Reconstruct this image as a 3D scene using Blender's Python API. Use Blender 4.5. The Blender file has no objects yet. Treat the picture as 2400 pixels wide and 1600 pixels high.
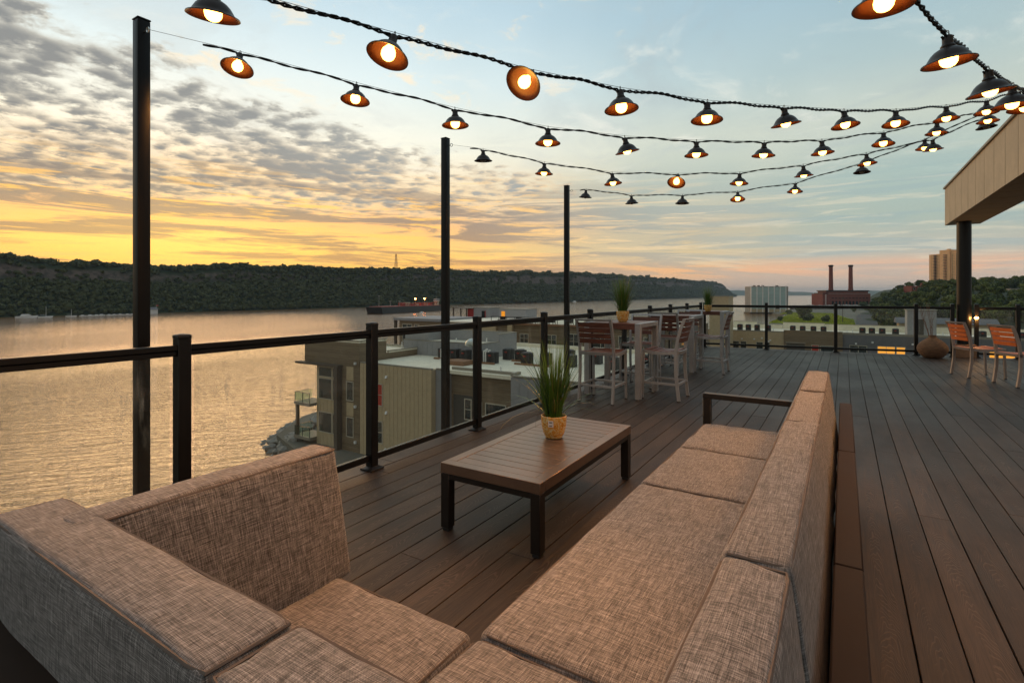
import bpy, bmesh, math, random
import numpy as np
from mathutils import Vector, Matrix, noise as mnoise
R = math.radians
random.seed(7); rng = np.random.default_rng(7)
S = bpy.context.scene
COL = S.collection

# ------------------------------------------------------------------ camera
YAW = 32.403
cd = bpy.data.cameras.new('camera'); cam = bpy.data.objects.new('camera', cd); COL.objects.link(cam)
cam.location = (0, 0, 1.28); cam.rotation_euler = (R(90), 0, R(YAW))
cd.lens = 18.375; cd.sensor_width = 36; cd.shift_y = -112 / 2400
cd.clip_start = 0.03; cd.clip_end = 40000
S.camera = cam
S.view_settings.view_transform = 'Standard'; S.view_settings.look = 'None'
S.view_settings.exposure = 0.10; S.view_settings.gamma = 1.0

# ------------------------------------------------------------------ node helpers
class G:
    """tiny shader graph builder"""
    def __init__(s, tree): s.t = tree; s.n = tree.nodes; s.l = tree.links
    def node(s, typ, **kw):
        n = s.n.new(typ)
        for k, v in kw.items(): setattr(n, k, v)
        return n
    def put(s, sock, v):
        if isinstance(v, bpy.types.NodeSocket): s.l.new(v, sock)
        elif v is not None: sock.default_value = v
    def m(s, op, a, b=None, c=None, clamp=False):
        n = s.node('ShaderNodeMath', operation=op, use_clamp=clamp)
        s.put(n.inputs[0], a); s.put(n.inputs[1], b); s.put(n.inputs[2], c)
        return n.outputs[0]
    def v(s, op, a, b=None, scale=None):
        n = s.node('ShaderNodeVectorMath', operation=op)
        s.put(n.inputs[0], a); s.put(n.inputs[1], b)
        if scale is not None: s.put(n.inputs['Scale'], scale)
        return n.outputs[1] if op in ('DOT_PRODUCT', 'LENGTH') else n.outputs[0]
    def sep(s, a):
        n = s.node('ShaderNodeSeparateXYZ'); s.put(n.inputs[0], a); return n.outputs
    def comb(s, x=0., y=0., z=0.):
        n = s.node('ShaderNodeCombineXYZ')
        s.put(n.inputs[0], x); s.put(n.inputs[1], y); s.put(n.inputs[2], z); return n.outputs[0]
    def noise(s, vec, scale, detail=4., rough=.55, dist=0., w=None):
        n = s.node('ShaderNodeTexNoise')
        s.put(n.inputs['Vector'], vec); s.put(n.inputs['Scale'], scale); s.put(n.inputs['Detail'], detail)
        s.put(n.inputs['Roughness'], rough); s.put(n.inputs['Distortion'], dist)
        return n.outputs[0]
    def ss(s, x, a, b, lo=0., hi=1.):
        n = s.node('ShaderNodeMapRange', interpolation_type='SMOOTHSTEP', clamp=True)
        s.put(n.inputs[0], x); s.put(n.inputs[1], a); s.put(n.inputs[2], b); s.put(n.inputs[3], lo); s.put(n.inputs[4], hi)
        return n.outputs[0]
    def mix(s, f, a, b, blend='MIX'):
        n = s.node('ShaderNodeMix', data_type='RGBA', blend_type=blend)
        s.put(n.inputs[0], f)
        for i, x in ((6, a), (7, b)):
            if isinstance(x, tuple) and len(x) == 3: x = x + (1.,)
            s.put(n.inputs[i], x)
        return n.outputs[2]
    def ramp(s, x, stops):
        n = s.node('ShaderNodeValToRGB'); e = n.color_ramp.elements
        while len(e) < len(stops): e.new(.5)
        for i, (p, c) in enumerate(stops): e[i].position = p; e[i].color = c + (1.,)
        s.put(n.inputs[0], x); return n.outputs[0]

# ------------------------------------------------------------------ world: sunset sky with broken cloud
SUN_AZ = 64.6          # degrees to the left of +Y
sx, sy = -math.sin(R(SUN_AZ)), math.cos(R(SUN_AZ))
W = bpy.data.worlds.new('World'); S.world = W; W.use_nodes = True
g = G(W.node_tree); g.n.clear()
tc = g.node('ShaderNodeTexCoord').outputs['Generated']
dv = g.v('NORMALIZE', tc); dx, dy, dz = g.sep(dv)
el = g.m('MULTIPLY', g.m('ARCSINE', dz), 57.2958)                   # elevation, degrees
ca = g.m('ADD', g.m('MULTIPLY', dx, sx), g.m('MULTIPLY', dy, sy))
sa = g.m('SUBTRACT', g.m('MULTIPLY', dx, sy), g.m('MULTIPLY', dy, sx))
u = g.m('MULTIPLY', g.m('ARCTAN2', sa, ca), 57.2958)                # degrees to the right of the sun
au = g.m('ABSOLUTE', u)
elp = g.m('MAXIMUM', el, 0.)
er = g.m('DIVIDE', elp, 60., clamp=True)
sunside = g.ramp(er, [(0., (.95, .34, .05)), (.035, (1.0, .50, .07)), (.075, (1.04, .63, .13)), (.12, (.97, .50, .18)), (.18, (.92, .70, .42)),
                      (.25, (.86, .84, .70)), (.36, (.66, .77, .78)), (.48, (.47, .62, .70)), (.70, (.48, .55, .57)), (1., (.42, .48, .50))])
farside = g.ramp(er, [(0., (.52, .44, .38)), (.022, (.60, .45, .35)), (.040, (.82, .46, .28)), (.060, (.48, .45, .38)), (.11, (.36, .43, .38)),
                      (.18, (.35, .45, .42)), (.26, (.50, .55, .48)), (.34, (.38, .49, .50)), (.45, (.31, .45, .52)), (1., (.32, .40, .45))])
wig = g.m('MULTIPLY', g.m('SUBTRACT', g.noise(dv, 2.5, 3.), .5), 40.)
base = g.mix(g.ss(g.m('ADD', au, wig), 10., 70.), sunside, farside)
base = g.mix(g.ss(au, 82., 160., 0., .72), base, (.135, .125, .14))       # dusk on the side away from the sun
sky = g.node('ShaderNodeTexSky', sky_type='NISHITA', sun_disc=False, sun_elevation=R(3.5), sun_rotation=R(-SUN_AZ), altitude=50., air_density=1.2, dust_density=3.0)
base = g.mix(1., base, g.v('SCALE', sky.outputs[0], scale=.012), 'ADD')
# cloud sheet seen in perspective
den = g.m('ADD', g.m('MAXIMUM', dz, 0.), .085)
pc = g.comb(g.m('DIVIDE', dx, den), g.m('DIVIDE', dy, den), 0.)
big = g.noise(pc, .50, 2., .5)
med = g.noise(pc, 1.7, 4., .55, .2)
fine = g.noise(pc, 9.0, 5., .62, .2)                                   # rows of small broken cells
vor = g.node('ShaderNodeTexVoronoi', feature='SMOOTH_F1'); g.put(vor.inputs['Vector'], g.v('ADD', pc, g.v('SCALE', g.comb(fine, med, 0.), scale=.22))); vor.inputs['Scale'].default_value = 9.5; vor.inputs['Smoothness'].default_value = .6
cell = g.m('SUBTRACT', 1., g.m('MULTIPLY', vor.outputs[0], 1.25))
bank = g.m('MULTIPLY', g.ss(g.m('ADD', elp, g.m('MULTIPLY', g.m('ADD', u, 12.), .20)), 27., 20.), g.ss(elp, 5.5, 9.5))
bank = g.m('MULTIPLY', bank, g.ss(u, 54., 30.))
cn = g.m('ADD', g.m('ADD', g.m('MULTIPLY', fine, .46), g.m('MULTIPLY', med, .26)), g.m('ADD', g.m('MULTIPLY', big, .10), g.m('MULTIPLY', cell, .18)))
thr = g.m('ADD', g.m('SUBTRACT', .80, g.m('MULTIPLY', bank, .345)), g.m('MULTIPLY', g.m('SUBTRACT', g.noise(pc, .9, 2., .5), .5), -.22))
dd_ = g.m('SUBTRACT', cn, thr)
d1 = g.ss(dd_, -.075, .05); core = g.ss(dd_, -.03, .12)
cg = g.mix(core, (.56, .53, .45), g.mix(g.ss(u, -10., 35.), (.225, .225, .22), (.34, .355, .345)))
cg = g.mix(g.ss(elp, 10., 5.), cg, (.46, .25, .11))
# pale veil and grey wisps, all over
wisp = g.noise(g.v('MULTIPLY', g.v('ADD', pc, (7., 3., 0.)), (1., 1., 1.)), 1.5, 7., .66, .8)
out = g.mix(g.m('MULTIPLY', g.m('MULTIPLY', g.ss(wisp, .47, .67), g.ss(elp, 7., 16.)), .34), base, g.mix(g.ss(au, 20., 60.), (.55, .58, .56), (.36, .43, .46)))
veil = g.noise(g.v('ADD', pc, (2., 11., 0.)), 2.4, 6., .64, .5)
out = g.mix(g.m('MULTIPLY', g.m('MULTIPLY', g.ss(veil, .52, .72), g.ss(elp, 9., 14.)), .42), out, (.86, .84, .74))
puff = g.m('MULTIPLY', g.ss(g.noise(pc, 4.6, 6., .62, .5), .56, .68), g.m('MULTIPLY', g.ss(elp, 17., 22.), g.ss(au, 55., 20.)))
out = g.mix(g.m('MULTIPLY', puff, .55), out, (1.0, .78, .50))
out = g.mix(g.m('MULTIPLY', d1, .93), out, cg)
# sunlit rims of the bank
rim = g.m('MULTIPLY', g.m('MULTIPLY', d1, g.m('SUBTRACT', 1., core)), g.ss(elp, 17., 9.))
out = g.mix(g.m('MULTIPLY', rim, .55), out, (1.05, .66, .26))
# long low streaks
stc = g.comb(g.m('MULTIPLY', u, .045), g.m('ADD', g.m('MULTIPLY', el, .60), g.m('MULTIPLY', u, .010)), 3.)
st = g.noise(stc, 1.35, 7., .64, .8)
st2 = g.noise(g.v('ADD', stc, (5., 9., 2.)), 2.6, 6., .62, .6)
near = g.ss(au, 62., 22.)
smask = g.m('MULTIPLY', g.ss(elp, 14., 8.5), g.ss(elp, .6, 2.4))
sc_ = g.mix(near, (.30, .40, .41), g.mix(g.ss(elp, 2., 8.), (.55, .27, .10), (.30, .235, .19)))
out = g.mix(g.m('MULTIPLY', g.m('MULTIPLY', g.ss(st, .45, .56), smask), g.mix(near, (.45, .45, .45), (.88, .88, .88))), out, sc_)
lite = g.mix(near, (.78, .68, .50), (1.2, .66, .15))
out = g.mix(g.m('MULTIPLY', g.m('MULTIPLY', g.ss(st2, .52, .62), g.m('MULTIPLY', g.ss(elp, 14., 8.), g.ss(elp, 1., 3.))), g.mix(near, (.34, .34, .34), (.75, .75, .75))), out, lite)
# glow round the hidden sun
ang = g.m('ADD', g.m('POWER', g.m('DIVIDE', u, 15.), 2.), g.m('POWER', g.m('DIVIDE', g.m('SUBTRACT', el, 4.), 5.), 2.))
out = g.mix(g.m('MULTIPLY', g.m('POWER', 2.718, g.m('MULTIPLY', ang, -1.)), .30), out, (1.2, .78, .20))
# below the horizon: dim haze colour
out = g.mix(g.ss(el, 0., -4.), out, (.16, .15, .14))
bg = g.node('ShaderNodeBackground'); g.put(bg.inputs[0], out); bg.inputs[1].default_value = 1.10
g.l.new(bg.outputs[0], g.node('ShaderNodeOutputWorld').inputs[0])

sl = bpy.data.lights.new('sun', 'SUN'); sl.energy = 1.1; sl.angle = R(30); sl.color = (1., .56, .25)
so = bpy.data.objects.new('sun', sl); COL.objects.link(so)
sd = Vector((sx * math.cos(R(5.5)), sy * math.cos(R(5.5)), math.sin(R(5.5))))
so.rotation_euler = sd.to_track_quat('Z', 'Y').to_euler()

# ------------------------------------------------------------------ mesh helpers
class MB:
    def __init__(s): s.v = []; s.f = []
    def box(s, x0, x1, y0, y1, z0, z1):
        i = len(s.v)
        s.v += [(x0, y0, z0), (x1, y0, z0), (x1, y1, z0), (x0, y1, z0), (x0, y0, z1), (x1, y0, z1), (x1, y1, z1), (x0, y1, z1)]
        s.f += [(i, i+3, i+2, i+1), (i+4, i+5, i+6, i+7), (i, i+1, i+5, i+4), (i+1, i+2, i+6, i+5), (i+2, i+3, i+7, i+6), (i+3, i, i+4, i+7)]
        return s
    def hexa(s, c):
        i = len(s.v); s.v += [tuple(p) for p in c]
        s.f += [(i, i+3, i+2, i+1), (i+4, i+5, i+6, i+7), (i, i+1, i+5, i+4), (i+1, i+2, i+6, i+5), (i+2, i+3, i+7, i+6), (i+3, i, i+4, i+7)]
        return s
    def bar(s, p0, p1, w, h, up=(0, 0, 1)):
        p0, p1 = Vector(p0), Vector(p1); d = (p1 - p0).normalized(); up = Vector(up)
        if abs(d.dot(up)) > .95: up = Vector((0, 1, 0))
        a = d.cross(up).normalized() * w / 2; b = a.cross(d).normalized() * h / 2
        return s.hexa([p0-a-b, p0+a-b, p1+a-b, p1-a-b, p0-a+b, p0+a+b, p1+a+b, p1-a+b])
    def tube(s, path, r, n=8, caps=True):
        P = [Vector(p) for p in path]; rings = []
        up = Vector((0, 0, 1))
        for k, p in enumerate(P):
            d = (P[min(k+1, len(P)-1)] - P[max(k-1, 0)]).normalized()
            a = d.cross(up)
            if a.length < .1: a = d.cross(Vector((1, 0, 0)))
            a.normalize(); b = a.cross(d).normalized()
            rr = r[k] if isinstance(r, (list, tuple)) else r
            i = len(s.v)
            s.v += [tuple(p + a * math.cos(6.28319*j/n) * rr + b * math.sin(6.28319*j/n) * rr) for j in range(n)]
            rings.append(i)
        for i0, i1 in zip(rings, rings[1:]):
            for j in range(n): s.f.append((i0+j, i0+(j+1) % n, i1+(j+1) % n, i1+j))
        if caps:
            s.f.append(tuple(rings[0]+j for j in range(n-1, -1, -1))); s.f.append(tuple(rings[-1]+j for j in range(n)))
        return s
    def lathe(s, prof, n=24, c=(0, 0, 0), closed=False, caps=True):
        rings = []
        for r, z in prof:
            i = len(s.v); s.v += [(c[0]+r*math.cos(6.28319*j/n), c[1]+r*math.sin(6.28319*j/n), c[2]+z) for j in range(n)]; rings.append(i)
        pr = list(zip(rings, rings[1:])) + ([(rings[-1], rings[0])] if closed else [])
        for i0, i1 in pr:
            for j in range(n): s.f.append((i0+j, i0+(j+1) % n, i1+(j+1) % n, i1+j))
        if not closed and caps:
            s.f.append(tuple(rings[0]+j for j in range(n-1, -1, -1))); s.f.append(tuple(rings[-1]+j for j in range(n)))
        return s
    def mesh(s, name, bev=0., seg=1, smooth=False):
        me = bpy.data.meshes.new(name); me.from_pydata([tuple(v) for v in s.v], [], s.f)
        if bev:
            bm = bmesh.new(); bm.from_mesh(me)
            ed = [e for e in bm.edges if len(e.link_faces) == 2 and e.calc_face_angle(0) > .6]
            bmesh.ops.bevel(bm, geom=ed, offset=bev, segments=seg, affect='EDGES', profile=.5, clamp_overlap=True)
            bm.to_mesh(me); bm.free()
        if smooth or bev:
            me.polygons.foreach_set('use_smooth', [True]*len(me.polygons))
            me.set_sharp_from_angle(angle=R(38))
        return me
def obj(name, me, mat=None, parent=None, loc=None, rot=None):
    o = bpy.data.objects.new(name, me); COL.objects.link(o)
    if mat and me and not me.materials: me.materials.append(mat)
    if parent: o.parent = parent
    if loc: o.location = loc
    if rot: o.rotation_euler = rot
    return o
def part(name, mb, mat, parent, bev=0., smooth=False, seg=1, label=None, loc=None, rot=None):
    o = obj(name, mb.mesh(name, bev, seg, smooth), mat, parent, loc, rot)
    if label: o['label'] = label
    return o
def tag(o, label, cat, group=None):
    o['label'] = label; o['category'] = cat
    if group: o['group'] = group
    return o
def thing(name, label, cat, loc=(0, 0, 0), rz=0., group=None):
    o = bpy.data.objects.new(name, None); COL.objects.link(o); o.location = loc; o.rotation_euler = (0, 0, rz)
    o.empty_display_size = .1
    return tag(o, label, cat, group)
def struct(name, me, mat, parent=None):
    o = obj(name, me, mat, parent)
    if not parent: o['kind'] = 'structure'
    return o
def copy_tree(o, loc=None, rot=None, label=None, parent=None):
    c = o.copy(); COL.objects.link(c); c.parent = parent
    if loc is not None: c.location = loc
    if rot is not None: c.rotation_euler = rot
    if label: c['label'] = label
    for ch in list(o.children): copy_tree(ch, parent=c)
    return c
ORD = ['first', 'second', 'third', 'fourth', 'fifth', 'sixth', 'seventh', 'eighth', 'ninth', 'tenth', 'eleventh', 'twelfth']

# ------------------------------------------------------------------ materials
def pm(name, col, rough=.6, metal=0., var=.18, vs=6., bump=0., bs=60., spec=.5, rv=.12, obj_space=True, emit=None, es=0.):
    m = bpy.data.materials.new(name); m.use_nodes = True; g = G(m.node_tree); b = g.n['Principled BSDF']
    co = g.node('ShaderNodeTexCoord').outputs['Object']
    rnd = g.node('ShaderNodeObjectInfo').outputs['Random']
    co = g.v('ADD', co, g.comb(g.m('MULTIPLY', rnd, 31.), g.m('MULTIPLY', rnd, 17.), 0.))
    n1 = g.noise(co, vs, 5., .6); n2 = g.noise(co, vs*7.3, 3.)
    f = g.m('ADD', g.m('MULTIPLY', n1, .7), g.m('MULTIPLY', n2, .3))
    lo = tuple(c*(1-var) for c in col); hi = tuple(min(1., c*(1+var)) for c in col)
    g.put(b.inputs['Base Color'], g.mix(g.ss(f, .3, .7), lo, hi))
    g.put(b.inputs['Roughness'], g.m('ADD', rough - rv/2, g.m('MULTIPLY', n1, rv)))
    b.inputs['Metallic'].default_value = metal; b.inputs['Specular IOR Level'].default_value = spec
    if bump:
        bn = g.node('ShaderNodeBump'); bn.inputs['Strength'].default_value = min(1., bump*2); bn.inputs['Distance'].default_value = .3/bs
        g.put(bn.inputs['Height'], g.noise(co, bs, 3.)); g.l.new(bn.outputs[0], b.inputs['Normal'])
    if emit: b.inputs['Emission Color'].default_value = emit + (1.,); b.inputs['Emission Strength'].default_value = es
    return m
M = {}
M['black'] = pm('black_metal', (.0065, .006, .0055), .40, .0, .2, 8., .04, 300., .3)
M['bronze'] = pm('dark_bronze_metal', (.0125, .0105, .009), .42, .0, .15, 6., .05, 400., .35)
M['pole'] = pm('black_satin_pole', (.006, .0055, .005), .42, .0, .2, 8., .04, 300., .18)
M['ledge'] = pm('brown_metal_ledge', (.026, .0165, .012), .6, .0, .12, 5., .05, 400., .08)
M['tabletop'] = pm('brown_powder_coat', (.24, .170, .128), .34, .75, .12, 4., .05, 500., rv=.15)
M['alu'] = pm('brushed_aluminium_grey', (.32, .32, .325), .42, .35, .10, 9., .05, 300.)
M['foot'] = pm('black_plastic_foot', (.02, .02, .02), .6)
M['tan_alu'] = pm('warm_aluminium', (.30, .235, .20), .45, .25, .10, 9., .05, 300.)
M['screw'] = pm('steel_screw', (.75, .75, .72), .25, .9)
M['white'] = pm('white_membrane', (.82, .755, .60), .75, 0, .10, 1.2, .1, 4.)
M['coping'] = pm('tan_coping', (.26, .23, .18), .6)
M['beige'] = pm('beige_siding', (.50, .385, .235), .8, 0, .08, 2., .15, 40.)
M['grey'] = pm('grey_siding', (.30, .295, .30), .8, 0, .07, 2., .15, 40.)
M['dgrey'] = pm('slate_grey_siding', (.145, .145, .155), .8, 0, .07, 2., .15, 40.)
M['seam'] = pm('dark_seam', (.08, .072, .06), .9)
M['trim'] = pm('cream_window_trim', (.52, .46, .36), .6)
M['pole_wood'] = pm('brown_trim', (.10, .078, .058), .7)
M['black_unit'] = pm('black_condenser', (.016, .016, .017), .55, 0, .2, 8., .5, 60.)
M['galv'] = pm('galvanised_duct', (.50, .55, .55), .35, .7)
M['red'] = pm('red_label', (.45, .04, .02), .5)
M['redlit_jamb'] = pm('redlit_wall_and_jamb', (.33, .02, .015), .6)  # red light on the roof wall is put into this colour; jamb shares it
M['timber'] = pm('raw_timber', (.24, .12, .06), .8, 0, .25, 8.)
M['concrete'] = pm('concrete', (.34, .33, .30), .85, 0, .15, .6, .2, 20.)
M['asphalt'] = pm('asphalt', (.085, .083, .085), .9, 0, .2, .08, .2, 5.)
M['hull'] = pm('black_hull', (.015, .014, .016), .5)
M['shipdeck'] = pm('red_ship_deck', (.36, .065, .04), .7)
M['boat'] = pm('white_boat', (.75, .75, .73), .35)
M['orange_lit_slat'] = pm('orange_lit_slat', (.62, .125, .018), .5, 0, .15, 12., .1, 200.)  # the orange is light on the slats, put into their colour
M['soil'] = pm('dark_soil', (.012, .010, .008), .95)
M['stem'] = pm('dry_twig', (.16, .075, .04), .8)
M['bark'] = pm('tree_bark', (.055, .042, .03), .9, 0, .3, 3., .5, 12.)
M['brickfar'] = pm('brick_red', (.20, .055, .036), .9, 0, .25, .5)
M['stone'] = pm('riprap_stone', (.26, .245, .22), .9, 0, .35, .5, .4, 3.)
M['tan_tower'] = pm('tan_concrete', (.78, .46, .22), .85, 0, .08, .3)
M['cream'] = pm('cream_stucco', (.52, .43, .29), .85, 0, .08, .3)
M['darkwin'] = pm('dark_glass', (.018, .02, .022), .12, 0, .2, 1.)
M['tag'] = pm('white_paper_tag', (.75, .73, .74), .6)
M['ink'] = pm('tag_ink', (.08, .08, .09), .6)

def emission(name, col, st):
    m = bpy.data.materials.new(name); m.use_nodes = True; g = G(m.node_tree); g.n.remove(g.n['Principled BSDF'])
    e = g.node('ShaderNodeEmission'); e.inputs[0].default_value = col + (1.,); e.inputs[1].default_value = st
    g.l.new(e.outputs[0], g.n['Material Output'].inputs[0]); return m
M['bulb'] = emission('lit_bulb', (1., .45, .080), 12.)
M['bulb_off'] = pm('frosted_bulb', (.42, .40, .38), .3)
M['shiplamp'] = emission('ship_lamp', (1., .25, .05), 60.)
M['lantern'] = emission('lantern_flame', (1., .48, .10), 60.)
M['litwin'] = emission('lit_window', (1., .42, .06), .9)
M['litroom'] = emission('lit_room', (1., .36, .03), .75)

def fabric():
    m = bpy.data.materials.new('woven_sling_fabric'); m.use_nodes = True; g = G(m.node_tree); b = g.n['Principled BSDF']
    uv = g.node('ShaderNodeUVMap').outputs[0]; x, y, _ = g.sep(uv)
    rnd = g.m('MULTIPLY', g.node('ShaderNodeObjectInfo').outputs['Random'], 40.)
    a = g.noise(g.comb(g.m('MULTIPLY', x, 820.), g.m('MULTIPLY', y, 26.), rnd), 1., 2., .8)
    c = g.noise(g.comb(g.m('MULTIPLY', x, 26.), g.m('MULTIPLY', y, 820.), g.m('ADD', rnd, 9.)), 1., 3., .65)
    a2 = g.noise(g.comb(g.m('MULTIPLY', x, 420.), g.m('MULTIPLY', y, 13.), g.m('ADD', rnd, 3.)), 1., 2., .5)
    c2 = g.noise(g.comb(g.m('MULTIPLY', x, 13.), g.m('MULTIPLY', y, 420.), g.m('ADD', rnd, 5.)), 1., 2., .5)
    f = g.m('ADD', g.m('MULTIPLY', g.m('ADD', a, c), .35), g.m('MULTIPLY', g.m('ADD', a2, c2), .15))
    wx = g.m('SINE', g.m('MULTIPLY', x, 6.2832*330.)); wy = g.m('SINE', g.m('MULTIPLY', y, 6.2832*330.))
    wv = g.m('MULTIPLY', wx, wy)
    f2 = g.ss(g.m('ADD', f, g.m('MULTIPLY', wv, .05)), .355, .655)
    col = g.ramp(f2, [(0., (.018, .0172, .0168)), (.33, (.092, .086, .082)), (.66, (.235, .220, .210)), (1., (.50, .470, .450))])
    g.put(b.inputs['Base Color'], col); b.inputs['Roughness'].default_value = .82
    b.inputs['Specular IOR Level'].default_value = .25; b.inputs['Sheen Weight'].default_value = .15
    bn = g.node('ShaderNodeBump'); bn.inputs['Strength'].default_value = .5; bn.inputs['Distance'].default_value = .0008
    g.put(bn.inputs['Height'], g.m('ADD', g.m('MULTIPLY', wv, .5), g.m('MULTIPLY', f2, 1.)))
    g.l.new(bn.outputs[0], b.inputs['Normal'])
    return m
M['fabric'] = fabric(); M['piping'] = pm('dark_seam_cord', (.11, .088, .074), .9)

def deckmat():
    m = bpy.data.materials.new('composite_deck_board'); m.use_nodes = True; g = G(m.node_tree); b = g.n['Principled BSDF']
    co = g.node('ShaderNodeTexCoord').outputs['Object']; x, y, z = g.sep(co)
    rnd = g.node('ShaderNodeObjectInfo').outputs['Random']; off = g.m('MULTIPLY', rnd, 60.)
    y2 = g.m('ADD', y, off)
    nz = g.noise(g.comb(g.m('MULTIPLY', x, 9.), g.m('MULTIPLY', y2, 1.6), off), 1., 3.)
    xs = g.m('ADD', x, g.m('MULTIPLY', g.m('SUBTRACT', g.noise(g.comb(0., g.m('MULTIPLY', y2, .9), off), 1., 2.), .5), .10))
    v = g.m('ADD', g.m('ADD', y2, g.m('MULTIPLY', g.m('MULTIPLY', xs, xs), 110.)), g.m('MULTIPLY', nz, .75))
    arc = g.m('SINE', g.m('MULTIPLY', v, 6.2832/.052))
    arc = g.m('MULTIPLY', g.ss(arc, .45, .98), g.ss(g.noise(g.comb(g.m('MULTIPLY', x, 14.), g.m('MULTIPLY', y2, 2.1), off), 1., 2.), .40, .58))
    stk = g.noise(g.comb(g.m('MULTIPLY', x, 150.), g.m('MULTIPLY', y2, 5.), off), 1., 4., .7)
    pat = g.noise(g.comb(g.m('MULTIPLY', x, 5.), g.m('MULTIPLY', y2, 1.2), off), 1., 3.)
    f = g.m('ADD', g.m('MULTIPLY', stk, .65), g.m('MULTIPLY', pat, .35))
    col = g.mix(g.ss(f, .34, .66), (.0155, .0120, .0101), (.051, .0385, .0315))
    col = g.mix(g.m('MULTIPLY', arc, .40), col, (.115, .086, .066))
    dirt = g.noise(g.v('MULTIPLY', g.node('ShaderNodeNewGeometry').outputs['Position'], (1., .6, 1.)), .8, 5., .6)
    col = g.mix(g.m('MULTIPLY', g.ss(dirt, .50, .74), .16), col, (.12, .105, .09))
    col = g.mix(1., col, g.comb(*[g.m('ADD', .80, g.m('MULTIPLY', rnd, .40))]*3), 'MULTIPLY')
    g.put(b.inputs['Base Color'], col)
    g.put(b.inputs['Roughness'], g.m('ADD', g.ss(dirt, .40, .62, .40, .50), g.m('MULTIPLY', stk, .20)))
    b.inputs['Specular IOR Level'].default_value = .25
    bn = g.node('ShaderNodeBump'); bn.inputs['Strength'].default_value = .55; bn.inputs['Distance'].default_value = .0016
    g.put(bn.inputs['Height'], g.m('ADD', stk, g.m('MULTIPLY', arc, .6))); g.l.new(bn.outputs[0], b.inputs['Normal'])
    return m
M['deck'] = deckmat()

def woodmat(name, lo, hi, axis=0, sc=1., rough=.5):
    m = bpy.data.materials.new(name); m.use_nodes = True; g = G(m.node_tree); b = g.n['Principled BSDF']
    co = g.node('ShaderNodeTexCoord').outputs['Object']; q = list(g.sep(co))
    rnd = g.m('MULTIPLY', g.node('ShaderNodeObjectInfo').outputs['Random'], 30.)
    k = [90.*sc]*3; k[axis] = 4.*sc
    f = g.noise(g.v('ADD', g.comb(*[g.m('MULTIPLY', a, kk) for a, kk in zip(q, k)]), g.comb(rnd, rnd, rnd)), 1., 4., .65, .3)
    g.put(b.inputs['Base Color'], g.mix(g.ss(f, .3, .72), lo, hi)); g.put(b.inputs['Roughness'], g.m('ADD', rough-.1, g.m('MULTIPLY', f, .2)))
    bn = g.node('ShaderNodeBump'); bn.inputs['Strength'].default_value = .3; bn.inputs['Distance'].default_value = .001
    g.put(bn.inputs['Height'], f); g.l.new(bn.outputs[0], b.inputs['Normal']); return m
M['slat'] = woodmat('brown_slat', (.052, .017, .011), (.15, .052, .030), 0)
M['seatslat'] = woodmat('brown_seat_slat', (.10, .036, .022), (.22, .082, .048), 0)
M['plank'] = woodmat('brown_table_plank', (.09, .034, .021), (.19, .072, .043), 0)

def siding(name, lo, hi, pitch):
    m = bpy.data.materials.new(name); m.use_nodes = True; g = G(m.node_tree); b = g.n['Principled BSDF']
    co = g.node('ShaderNodeTexCoord').outputs['Object']; x, y, z = g.sep(co)
    fr = g.m('FRACT', g.m('DIVIDE', z, pitch)); row = g.m('FLOOR', g.m('DIVIDE', z, pitch))
    f = g.noise(g.comb(g.m('MULTIPLY', g.m('ADD', x, y), .8), g.m('MULTIPLY', z, 20.), g.m('MULTIPLY', row, 3.7)), 1., 4., .6)
    rowv = g.noise(g.comb(0., 0., g.m('MULTIPLY', row, 5.3)), 1., 0.)
    col = g.mix(g.ss(g.m('ADD', g.m('MULTIPLY', f, .6), g.m('MULTIPLY', rowv, .4)), .32, .68), lo, hi)
    line = g.ss(fr, .13, .05)
    g.put(b.inputs['Base Color'], g.mix(g.m('MULTIPLY', line, .6), col, tuple(c*.3 for c in lo))); b.inputs['Roughness'].default_value = .8
    bn = g.node('ShaderNodeBump'); bn.inputs['Strength'].default_value = .6; bn.inputs['Distance'].default_value = .03
    g.put(bn.inputs['Height'], g.m('SUBTRACT', 1., line)); g.l.new(bn.outputs[0], b.inputs['Normal']); return m
M['wood_siding'] = siding('brown_lap_siding', (.15, .105, .062), (.27, .20, .12), .22)

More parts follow.
